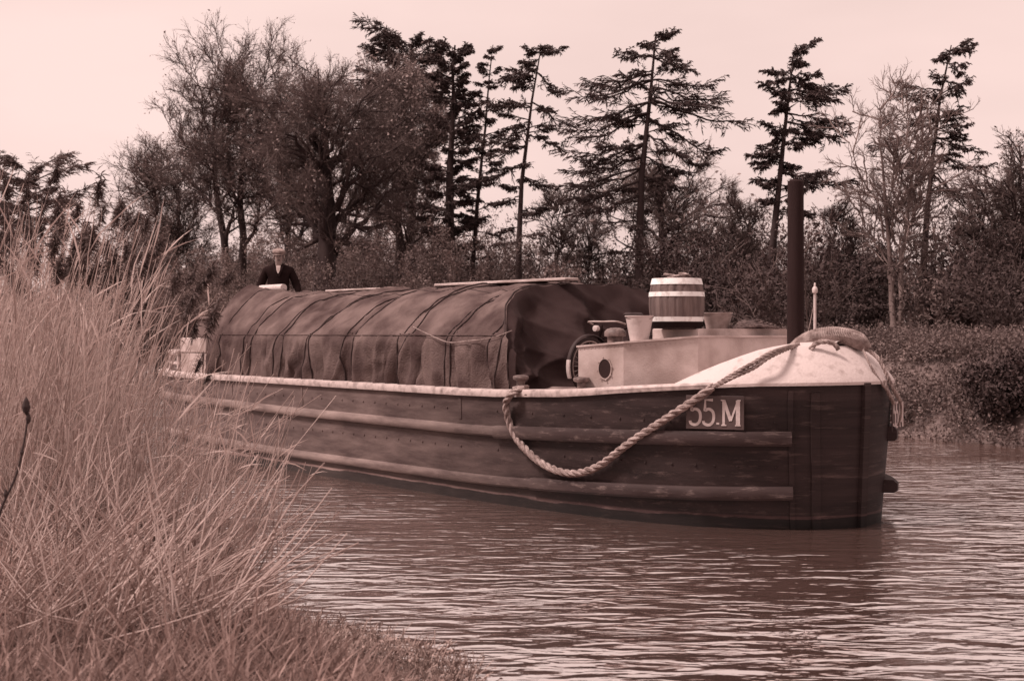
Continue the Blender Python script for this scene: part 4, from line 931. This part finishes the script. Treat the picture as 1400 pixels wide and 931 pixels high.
# ------------------------------------------------------------------ tarpaulin over the hold
A0, A1 = 3.78, 11.95       # bottom front edge, aft edge (metres aft of the stem)
prof = [(-1.66, 1.275), (-1.66, 1.45), (-1.655, 1.65), (-1.64, 1.83), (-1.60, 1.92), (-1.48, 2.02), (-1.25, 2.22), (-.95, 2.39), (-.6, 2.50), (-.3, 2.54), (0, 2.585), (.35, 2.57), (.8, 2.55), (1.2, 2.48), (1.5, 2.2), (1.62, 1.9), (1.66, 1.6), (1.66, 1.275)]
pl = [0]
for p, q in zip(prof, prof[1:]): pl.append(pl[-1]+math.hypot(q[0]-p[0], q[1]-p[1]))
pl = np.array(pl)/pl[-1]; pc_ = np.array([p[0] for p in prof]); pz_ = np.array([p[1] for p in prof])
lash_px = [302, 338, 346, 380, 388, 424, 432, 474, 483, 545, 556, 612, 621, 676, 688]
def a_of(px_, c):   # a where the crease (c) is seen at px_
    lo_, hi_ = 1.0, 14.0
    for _ in range(50):
        m_ = (lo_+hi_)/2; p = B(m_, c, 0); 
        if 700+p.x/p.y*F > px_: lo_ = m_
        else: hi_ = m_
    return (lo_+hi_)/2
lash = [a_of(x_, -1.6) for x_ in lash_px]
rt = random.Random(4)
folds = [(rt.uniform(A0, A1), rt.uniform(.03, .10), rt.uniform(.03, .085)*rt.choice((-1, 1)), rt.uniform(-.45, .45)) for _ in range(80)]
def tarp_pt(a, u, lift=0.0):
    c = float(np.interp(u, pl, pc_)); z = float(np.interp(u, pl, pz_))
    # front and rear ends fall away
    top = min(1, max(0, (z-1.3)/1.25))
    sag = 0
    ds = min([abs(a-l_) for l_ in lash]); 
    if z > 1.95:      # roof: slightly pulled down at the lashings, soft lumps between
        sag = .036*min(1, ds/.13)**.7-.018+.022*math.sin(a*2.3+c*2)+.014*math.sin(a*5.1-c*3.3)+.008*math.sin(a*9.7+c*7)+.006*math.sin(a*17-c*11)
        z += sag-.01
    else:
        dn = (1.95-z)/.7; o_ = 0
        for fa, fw, fd, fs in folds:
            x_ = (a-fa-fs*(1.9-z))/fw
            if abs(x_) < 3: o_ += fd*math.exp(-x_*x_)*min(1, .15+dn)
        o_ += .035*min(1, ds/.22)*(.4+.6*dn)-.02+.012*math.sin(a*3.1)
        sgn = -1 if c < 0 else 1
        c += sgn*min(max(o_, -.09), .085)
        if z < 1.3: z += .02*math.sin(a*4.3)+.012*math.sin(a*11)
    if a > 9.5 and z > 1.95 and c < .3:
        k_ = min(1, (a-9.5)/2.2); z += .30*k_*math.exp(-((c+1.0)/.48)**2)
    if a > 11.7:
        k_ = min(1, (a-11.7)/.25); z -= (.16*k_**2)*top; c *= 1-.02*k_
    if True:
        from mathutils import noise as mn
        q_ = Vector((a*1.9, u*9, 3.1)); w1 = mn.noise(q_); w2 = mn.noise(q_*2.7+Vector((9, 2, 0))); rid = (1-abs(w1)*3.2)
        dd = .020*w2+.016*max(0, rid)**2+.012*max(0, 1-abs(w2)*4)**2
        if z > 1.95: z += dd
        else: c += (-1 if c < 0 else 1)*dd
    if lift: 
        sgn = -1 if c < 0 else 1
        if z > 1.95: z += lift
        else: c += sgn*lift; z += 0
    return a, c, z
NA, NU = 520, 110
aas = np.linspace(A0, A1, NA); uus = np.linspace(0, 1, NU)
def frontback(u):
    """how far the roof's front edge lies behind the foot of the front"""
    z = float(np.interp(u, pl, pz_)); c = float(np.interp(u, pl, pc_))
    return .95*min(1, max(0, (z-1.88)/.65))**.9*(1 if c < .3 else 1)
V = []; 
for i, a in enumerate(aas):
    for u in uus:
        fb = frontback(u); t = (a-A0)/(A1-A0); ae = A0+fb*(1-min(1, t*3.2))**1.0+(a-A0)
        ae = max(ae, A0+fb) if t < .35 else ae
        ae = A0+fb+(A1-A0-fb)*t
        A_, C_, Z_ = tarp_pt(ae, u); V.append(B(A_, C_, Z_))
ix = np.arange(NA*NU).reshape(NA, NU)
Q1 = np.stack([ix[:-1, :-1], ix[1:, :-1], ix[1:, 1:], ix[:-1, 1:]], -1).reshape(-1, 4)
Vn = [tuple(v) for v in V]
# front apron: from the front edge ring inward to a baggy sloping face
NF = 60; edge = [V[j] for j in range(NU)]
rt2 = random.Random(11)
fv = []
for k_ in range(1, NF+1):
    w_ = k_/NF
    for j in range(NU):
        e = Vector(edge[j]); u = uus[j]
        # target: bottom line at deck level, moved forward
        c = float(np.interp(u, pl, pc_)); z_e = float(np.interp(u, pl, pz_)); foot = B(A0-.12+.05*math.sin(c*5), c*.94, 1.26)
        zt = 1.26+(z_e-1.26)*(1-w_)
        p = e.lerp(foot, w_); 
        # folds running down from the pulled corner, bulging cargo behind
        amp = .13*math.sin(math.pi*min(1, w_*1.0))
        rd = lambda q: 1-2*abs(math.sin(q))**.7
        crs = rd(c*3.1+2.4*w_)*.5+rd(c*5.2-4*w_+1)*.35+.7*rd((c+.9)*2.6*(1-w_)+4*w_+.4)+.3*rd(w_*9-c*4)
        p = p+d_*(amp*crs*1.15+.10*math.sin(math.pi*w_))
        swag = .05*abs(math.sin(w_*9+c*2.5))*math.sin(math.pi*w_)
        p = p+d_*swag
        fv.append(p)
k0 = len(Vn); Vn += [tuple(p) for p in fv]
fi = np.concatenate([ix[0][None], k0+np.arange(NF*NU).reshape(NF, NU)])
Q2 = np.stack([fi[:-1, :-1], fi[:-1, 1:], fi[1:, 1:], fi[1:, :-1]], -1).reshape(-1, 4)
# rear closing face
rv = []; NB_ = 8
for k_ in range(1, NB_+1):
    w_ = k_/NB_
    for j in range(NU):
        e = V[(NA-1)*NU+j]; c = float(np.interp(uus[j], pl, pc_)); foot = B(A1+.06, c*.95, 1.3); rv.append(Vector(e).lerp(foot, w_)-d_*(.05*math.sin(math.pi*w_)*(1+.5*math.sin(c*8))))
k1 = len(Vn); Vn += [tuple(p) for p in rv]
ri = np.concatenate([ix[-1][None], k1+np.arange(NB_*NU).reshape(NB_, NU)])
Q3 = np.stack([ri[:-1, :-1], ri[1:, :-1], ri[1:, 1:], ri[:-1, 1:]], -1).reshape(-1, 4)
troot = empty('tarpaulin', B(7.9, 0, 1.27), 'long creased canvas tarpaulin roped down over the barge hold', 'tarpaulin')
tm = np_mesh('cover', np.array(Vn), np.concatenate([Q1, Q3]))
cov = place('cover', tm, m_canvas, troot, smooth=True)
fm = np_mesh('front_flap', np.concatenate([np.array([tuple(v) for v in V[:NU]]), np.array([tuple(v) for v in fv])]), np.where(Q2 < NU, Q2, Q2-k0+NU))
fl = place('front_flap', fm, mat('shaded_dark_canvas', tone(.11), tone(.02), scale=2, rough=.95, bump=.5, bscale=100, spec=.1), troot, smooth=True)  # darker cloth, with the shade of the front end also put into its colour
def on_tarp(a, c_or_u, lift=.012):
    A_, C_, Z_ = tarp_pt(a, c_or_u, lift); return B(A_, C_, Z_)
for k_, a in enumerate(lash):
    sl_ = rt.uniform(-.10, .10); mb = MB(); pts = []
    for q in range(60):
        u = q/59; z = float(np.interp(u, pl, pz_)); aa = a+sl_*math.sin(math.pi*u)+.03*math.sin(u*14+k_)
        if aa < A0+frontback(u): aa = A0+frontback(u)+.03
        pts.append(on_tarp(min(aa, A1-.05), u, .010))
    mb.tube(pts, .008, 6); mb.build('lashing_rope', m_canvasd, troot, smooth=True)
# loose pale line slung along the crease and the seam
pts = [at(565, 447, B(a_of(565, -1.6), -1.7, 0).y-.03), at(590, 459, B(a_of(590, -1.6), -1.74, 0).y-.04), at(614, 468, B(a_of(614, -1.6), -1.76, 0).y-.05), at(640, 466, B(a_of(640, -1.6), -1.74, 0).y-.05), at(672, 462, B(a_of(672, -1.6), -1.70, 0).y-.04), at(700, 452, B(a_of(690, -1.6), -1.62, 0).y)]
MB().tube(smoothpath(pts, 8), .006, 6).build('loose_line', m_rope, troot, smooth=True)
MB().tube([on_tarp(a, .355, .004) for a in np.linspace(4.6, 11.2, 90)], .004, 5).build('seam', m_canvasd, troot)
MB().tube([on_tarp(a, float(np.interp(4, range(18), pl)), .006) for a in np.linspace(3.95, 11.4, 120)], .007, 5).build('crease_hem', m_canvas, troot)

# planks on the ridge
def plank(name, label, xa, xb, c, z, w_, h_, m, cyl=False):
    a0_, a1_ = a_of(xa, c), a_of(xb, c); p0, p1 = B(a0_, c, z), B(a1_, c, z); ax = ((p1-p0).normalized(), n__, UP)
    mb = MB(); 
    if cyl: mb.tube([p0.lerp(p1, i/6) for i in range(7)], w_/2, 12)
    else: mb.box((p0+p1)/2, ((p1-p0).length, w_, h_), ax, .006)
    o = mb.build(name, m, smooth=True); return tagd(o, label, 'plank', 'planks on the tarpaulin')
plank('plank', 'longest pale plank lying on the tarpaulin ridge, towards the bow', 602, 782, -.05, 2.625, .22, .035, m_wood)
plank('plank', 'shorter weathered plank on the tarpaulin ridge, nearer the helmsman', 452, 522, -.05, 2.615, .20, .028, m_wood)
o = plank('rolled_canvas', 'short white roll lying on the tarpaulin in front of the helmsman', 357, 388, -.55, 2.675, .12, .12, m_white, cyl=True); o['category'] = 'canvas roll'; del o['group']

# ------------------------------------------------------------------ cask, pails, rope heap on the fore cabin
def cask():
    c = at(925, 448, 15.5); z0 = 1.997; H_ = .545; r0, rm = .262, .302
    root = empty('cask', (c.x, c.y, z0), 'upright wooden water cask with white painted hoops on the cabin hatch', 'cask')
    def rr_(h): u = h/H_*2-1; return r0+(rm-r0)*(1-u*u)
    prof = [(rr_(0)-.03, .015), (rr_(0)-.012, 0)]+[(rr_(h), h) for h in np.linspace(.002, H_, 22)]+[(rr_(H_)-.02, H_), (rr_(H_)-.022, H_-.03), (.01, H_-.03)]
    mb = MB(); rings = [[Vector((c.x+(r-(.006 if q % 4 == 0 and r > .2 else 0))*math.cos(q*2*math.pi/88), c.y+(r-(.006 if q % 4 == 0 and r > .2 else 0))*math.sin(q*2*math.pi/88), z0+h)) for q in range(88)] for r, h in prof]; mb.loft(rings, cap=True).build('staves', m_barrel, root)
    for h0, h1 in ((.075, .125), (.345, .395), (.475, .542)):
        pr = [(rr_(h0)-.004, h0), (rr_(h0)+.006, h0), (rr_(h1)+.006, h1), (rr_(h1)-.004, h1)]
        mb = MB(); n = 40; rings = [[Vector((c.x+r*math.cos(q*2*math.pi/n), c.y+r*math.sin(q*2*math.pi/n), z0+h)) for q in range(n)] for r, h in pr]; mb.loft(rings+[rings[0]], cap=False); mb.build('hoop', m_hoop, root, smooth=True)
    mb = MB(); n = 40; pr = [(rr_(.0)-.004, .002), (rr_(.0)+.005, .002), (rr_(.07)+.005, .07), (rr_(.07)-.004, .07)]
    rings = [[Vector((c.x+r*math.cos(q*2*math.pi/n), c.y+r*math.sin(q*2*math.pi/n), z0+h)) for q in range(n)] for r, h in pr]; mb.loft(rings+[rings[0]], cap=False); mb.build('hoop', m_black, root, smooth=True)
    # rope over the head
    pts = [Vector((c.x+.16*math.cos(q*.6)*(1-.01*q), c.y+.14*math.sin(q*.6), z0+H_-.005+.002*q+.02*math.sin(q*.9))) for q in range(24)]
    o = laid_rope(pts, .014).build('rope_coil', m_rope, smooth=True); tagd(o, 'thin rope coiled on the head of the cask', 'rope')
    return root
cask()
def pail(x, Y, z0, r_top, r_bot, h, m, label, holes=False):
    c = at(x, HZ, Y); root = empty('pail', (c.x, c.y, z0), label, 'pail', 'pails on the cabin roof')
    t = .006
    MB().lathe((c.x, c.y, z0), [(r_bot-.01, .006), (r_bot, 0), (r_bot+.002, .012), (r_top, h-.01), (r_top+.008, h-.006), (r_top+.008, h+.004), (r_top-t, h), (r_bot-t, .02), (.01, .018)], 30).build('body', m, root, smooth=True)
    pts = [Vector((c.x+r_top*1.02*math.cos(q*math.pi/14), c.y-.9*r_top*math.sin(q*math.pi/14), z0+h-.01-.03*math.sin(q*math.pi/14))) for q in range(15)]
    MB().tube(pts, .004, 6).build('handle', m_metal, root, smooth=True)
    return root
pail(874, 15.22, 1.838, .148, .095, .292, m_white, 'pale white-painted pail at the left foot of the cask')
pail(981, 15.9, 1.997, .165, .125, .175, m_zinc, 'grey galvanised pail at the right of the cask')
mb = MB(); c = at(1030, 450, 15.8); rr3 = random.Random(3)
for k_ in range(6):
    r_ = .26-.03*k_; pts = [Vector((c.x+r_*math.cos(q*.45)+.02*math.sin(q+k_), c.y+r_*.55*math.sin(q*.45), 2.012+.012*k_+.01*math.sin(q*1.3+k_))) for q in range(15)]
    s_ = laid_rope(pts, .016); mb.add(s_.v, s_.f)
o = mb.build('rope_heap', m_rope, smooth=True); tagd(o, 'dark heap of coiled line on the hatch right of the pails', 'rope'); o.data.materials[0] = mat('dark_line', tone(.30), tone(.14), scale=20)

# ------------------------------------------------------------------ bicycle stowed between tarpaulin and cabin
def bicycle():
    wc = at(806, 490, 16.7); zg = GZ_(3.5)-.03; rw = .335; wc.z = zg+rw
    dr = (n__*.97-d_*.12).normalized(); side = dr.cross(UP)       # frame runs athwart, away from the viewer
    root = empty('bicycle', (wc.x, wc.y, zg), 'old black bicycle stowed behind the fore cabin, front wheel showing', 'bicycle')
    def circ(c, r, n=40, a0=0, a1=2*math.pi): return [c+(dr*math.cos(a0+(a1-a0)*q/n)+UP*math.sin(a0+(a1-a0)*q/n))*r for q in range(n+(0 if a1-a0 > 6.2 else 1))]
    for k_, c in enumerate((wc, wc+dr*1.06)):
        wh = MB().tube(circ(c, rw-.018), .018, 8, closed=True).build('wheel', m_tyre, root, smooth=True)
        MB().tube(circ(c, rw-.045), .010, 8, closed=True).build('rim', m_zinc, wh, smooth=True)
        mb = MB()
        for q in range(28):
            an = q*2*math.pi/28; e = dr*math.cos(an)+UP*math.sin(an); mb.tube([c+e*.02+side*(.02 if q % 2 else -.02), c+e*(rw-.05)], .0016, 4)
        mb.tube([c-side*.045, c+side*.045], .018, 8); mb.build('spokes', m_zinc, wh)
        g_ = circ(c, rw+.025, 26, R(20), R(200)) if k_ == 0 else circ(c, rw+.025, 26, R(-10), R(170))
        mb = MB(); mb.loft([[p-side*.03, p-side*.02+(p-c).normalized()*.012, p+side*.02+(p-c).normalized()*.012, p+side*.03, p+side*.02+(p-c).normalized()*.008, p-side*.02+(p-c).normalized()*.008] for p in g_], cap=True); mg = mb.build('mudguard', m_tyre, root, smooth=True)
        if k_ == 0:
            g2 = circ(c, rw+.028, 8, R(168), R(202)); MB().loft([[p-side*.032, p-side*.021+(p-c).normalized()*.013, p+side*.021+(p-c).normalized()*.013, p+side*.032] for p in g2], cap=True).build('white_tip', m_white, mg)
    head = wc+dr*.22+UP*.42; hb = wc+dr*.16+UP*.30; seat = wc+dr*.78+UP*.48; bb = wc+dr*.60-UP*.05; rear = wc+dr*1.06
    MB().tube([head, hb, seat], .015, 8).tube([hb, bb], .016, 8).tube([bb, seat+UP*.05], .015, 8).tube([bb, rear], .010, 6).tube([seat, rear], .009, 6).build('frame', m_black, root, smooth=True)
    MB().tube([head+UP*.06, hb, wc+dr*.02+UP*.10, wc], .012, 8).build('fork', m_black, root, smooth=True)
    hbr = head+UP*.10
    MB().tube(smoothpath([hbr-side*.26+dr*.12-UP*.03, hbr-side*.22, hbr, hbr+side*.22, hbr+side*.26+dr*.12-UP*.03], 5), .011, 8).build('handlebar', m_zinc, root, smooth=True)
    MB().box(seat+UP*.13, (.25, .14, .05), (dr, side, UP), .02).tube([seat, seat+UP*.12], .012, 8).build('saddle', m_tyre, root, smooth=True)
    lp = head-dr*.10+UP*.02; MB().lathe(lp, [(.02, -.04), (.035, -.02), (.036, .03), (.02, .035)], 14, (UP, side, dr*-1)).build('lamp', m_white, root, smooth=True)
bicycle()
# coiled hose or line lying just below the tarpaulin front
pts = [at(775+30*math.cos(q*.35), 478-22*math.sin(q*.35), 16.45) for q in range(0)]

# ------------------------------------------------------------------ helmsman
def skin(name, verts, edges, radii, m, parent, sub=2):
    me = bpy.data.meshes.new(name); me.from_pydata([tuple(v) for v in verts], edges, []); me.update()
    o = bpy.data.objects.new(name, me); COL.objects.link(o)
    md = o.modifiers.new('skin', 'SKIN'); 
    for i, r_ in enumerate(radii):
        rr_ = r_ if isinstance(r_, tuple) else (r_, r_); me.skin_vertices[0].data[i].radius = rr_
    me.skin_vertices[0].data[0].use_root = True
    s_ = o.modifiers.new('sub', 'SUBSURF'); s_.levels = sub; s_.render_levels = sub
    dg = bpy.context.evaluated_depsgraph_get(); dg.update(); m2_ = bpy.data.meshes.new_from_object(o.evaluated_get(dg))
    bpy.data.objects.remove(o); return place(name, m2_, m, parent, smooth=True)
def man():
    c = at(381, HZ, 24.15); z0 = 1.622; fx = Vector((.10, -1, 0)).normalized(); rt_ = fx.cross(UP)*-1   # rt_ = viewer's right
    M = lambda x_, f_, z_: Vector((c.x, c.y, z0))+rt_*x_+fx*f_+UP*z_
    Mh = lambda x_, f_, z_: M(x_, f_, z_-.035)
    root = empty('person', (c.x, c.y, z0), 'helmsman in dark jacket and flat cap standing behind the tarpaulin', 'person')
    V_ = []; E_ = []; Rr = []
    def add(p, r_, par=None):
        V_.append(p); Rr.append(r_); 
        if par is not None: E_.append((par, len(V_)-1))
        return len(V_)-1
    pel = add(M(0, 0, .93), (.15, .11)); wst = add(M(0, .01, 1.08), (.135, .10), pel); ch = add(M(0, .01, 1.28), (.165, .115), wst); nk0 = add(M(0, 0, 1.44), (.08, .07), ch)
    nk = add(Mh(0, .01, 1.50), .058, nk0); hd0 = add(Mh(.003, .035, 1.575), (.058, .076), nk); hd1 = add(Mh(.005, .025, 1.65), (.080, .096), hd0); hd2 = add(Mh(.006, .015, 1.72), (.064, .08), hd1)
    hands = []
    for sg in (-1, 1):
        sh = add(M(sg*.19, 0, 1.40), .06, ch); e1_ = add(M(sg*.285, .0, 1.13), .044, sh); wr = add(M(sg*.30, .16, .93), .029, e1_); pm = add(M(sg*.295, .21, .885), (.036, .018), wr)
        for f_ in range(4):
            k1_ = add(M(sg*(.325-.02*f_), .255+.004*(f_ in (1, 2)), .865), .0095, pm); k2_ = add(M(sg*(.325-.02*f_), .285+.006*(f_ in (1, 2)), .848), .0088, k1_); add(M(sg*(.322-.018*f_), .29+.006*(f_ in (1, 2)), .825), .0078, k2_)
        t1 = add(M(sg*.255, .205, .885), .011, pm); add(M(sg*.245, .235, .868), .0095, t1)
        hp1 = add(M(sg*.09, 0, .86), .088, pel); kn = add(M(sg*.10, .03, .48), .058, hp1); an_ = add(M(sg*.10, 0, .09), .040, kn); add(M(sg*.11, .14, .04), (.042, .03), an_)
    skin('body', V_, E_, Rr, m_skin, root)
    # jacket
    J = []; JE = []; JR = []
    def aj(p, r_, par=None):
        J.append(p); JR.append(r_)
        if par is not None: JE.append((par, len(J)-1))
        return len(J)-1
    p0 = aj(M(0, 0, .84), (.195, .15)); p1 = aj(M(0, .01, 1.05), (.185, .145), p0); p2 = aj(M(0, .01, 1.25), (.20, .15), p1); p3 = aj(M(0, -.005, 1.385), (.155, .12), p2)
    for sg in (-1, 1):
        s_ = aj(M(sg*.205, -.005, 1.375), .082, p3); e_ = aj(M(sg*.31, .0, 1.12), .074, s_); aj(M(sg*.335, .13, .95), .060, e_)
    aj(M(0, -.03, 1.50), (.095, .07), p3)
    skin('jacket', J, JE, JR, m_jacket, root)
    mb = MB()
    # white shirt front and knotted scarf in the V of the jacket
    fr = [M(-.038, .09, 1.46), M(.038, .09, 1.46), M(.03, .14, 1.39), M(.006, .172, 1.33), M(-.006, .172, 1.33), M(-.03, .14, 1.39)]
    bk = [p-fx*.06 for p in fr]; mb.loft([bk, fr], cap=True); mb.build('shirt', m_shirt, root)
    for sg in (-1, 1):
        MB().tube(smoothpath([M(sg*.075, -.03, 1.50), M(sg*.078, .06, 1.475), M(sg*.055, .145, 1.39), M(sg*.012, .182, 1.28)], 5), [.012]*5+[.018]*5+[.02]*3+[.015]*3, 6).build('lapel', m_jacket, root, smooth=True)
    # trousers
    skin('trousers', [M(0, 0, .93), M(-.10, 0, .84), M(-.10, .03, .48), M(-.10, 0, .12), M(.10, 0, .84), M(.10, .03, .48), M(.10, 0, .12)], [(0, 1), (1, 2), (2, 3), (0, 4), (4, 5), (5, 6)], [(.17, .13), .105, .082, .075, .105, .082, .075], m_jacket, root)
    # face features
    MB().tube([Mh(.005, .115, 1.665), Mh(.005, .135, 1.635), Mh(.005, .118, 1.622)], [.008, .014, .010], 8).build('nose', m_skin, root, smooth=True)
    for sg in (-1, 1): MB().lathe(Mh(.005+sg*.03, .108, 1.668), [(.003, -.018), (.017, 0), (.003, .018)], 8, (rt_, UP*.6, fx)).build('eye', m_hair, root)  # eyes enlarged and darkened to paint in the shade under the cap peak
    MB().tube([Mh(-.018, .108, 1.59), Mh(.005, .115, 1.588), Mh(.028, .108, 1.59)], .008, 6).build('mouth', mat('lips', tone(.2), tone(.16)), root)
    for sg in (-1, 1): MB().lathe(Mh(.005+sg*.086, .02, 1.65), [(.004, -.03), (.014, -.01), (.016, .015), (.004, .032)], 8).build('ear', m_skin, root, smooth=True)
    MB().lathe(Mh(.005, -.012, 1.60), [(.05, 0), (.084, .03), (.092, .08), (.088, .12), (.05, .14)], 16, (rt_, fx*1.12, UP)).build('hair', m_hair, root, smooth=True)
    # flat cap with peak
    capv = []
    mb = MB(); n = 22
    for (r_, h_, sh) in ((.088, 1.695, 0), (.100, 1.705, .0), (.112, 1.725, .01), (.108, 1.755, .012), (.075, 1.782, .0), (.01, 1.79, -.01)):
        capv.append([Mh(.005, .015+sh, h_)+(rt_*math.cos(q*2*math.pi/n)*r_+fx*math.sin(q*2*math.pi/n)*r_*1.18) + UP*(-.012*math.sin(q*2*math.pi/n)) for q in range(n)])
    mb.loft(capv, cap=True); cp = mb.build('cap', m_cap, root, smooth=True)
    pk = MB(); r1_ = []; r2_ = []
    for q in range(13):
        an = math.pi*q/12; e = rt_*math.cos(an); r1_.append(Mh(.005, .02, 1.705)+e*.085+fx*math.sin(an)*.09-UP*.008*math.sin(an)); r2_.append(Mh(.005, .02, 1.70)+e*.088+fx*math.sin(an)*.150-UP*.025*math.sin(an))
    pk.loft([r1_, r2_, [p-UP*.008 for p in r2_], [p-UP*.008 for p in r1_]], cap=False, closed=False); pk.build('peak', m_cap, cp)
man()
print('done', __import__('time').time()-exec_time, sum(len(o.data.polygons) for o in bpy.data.objects if o.type == 'MESH'))
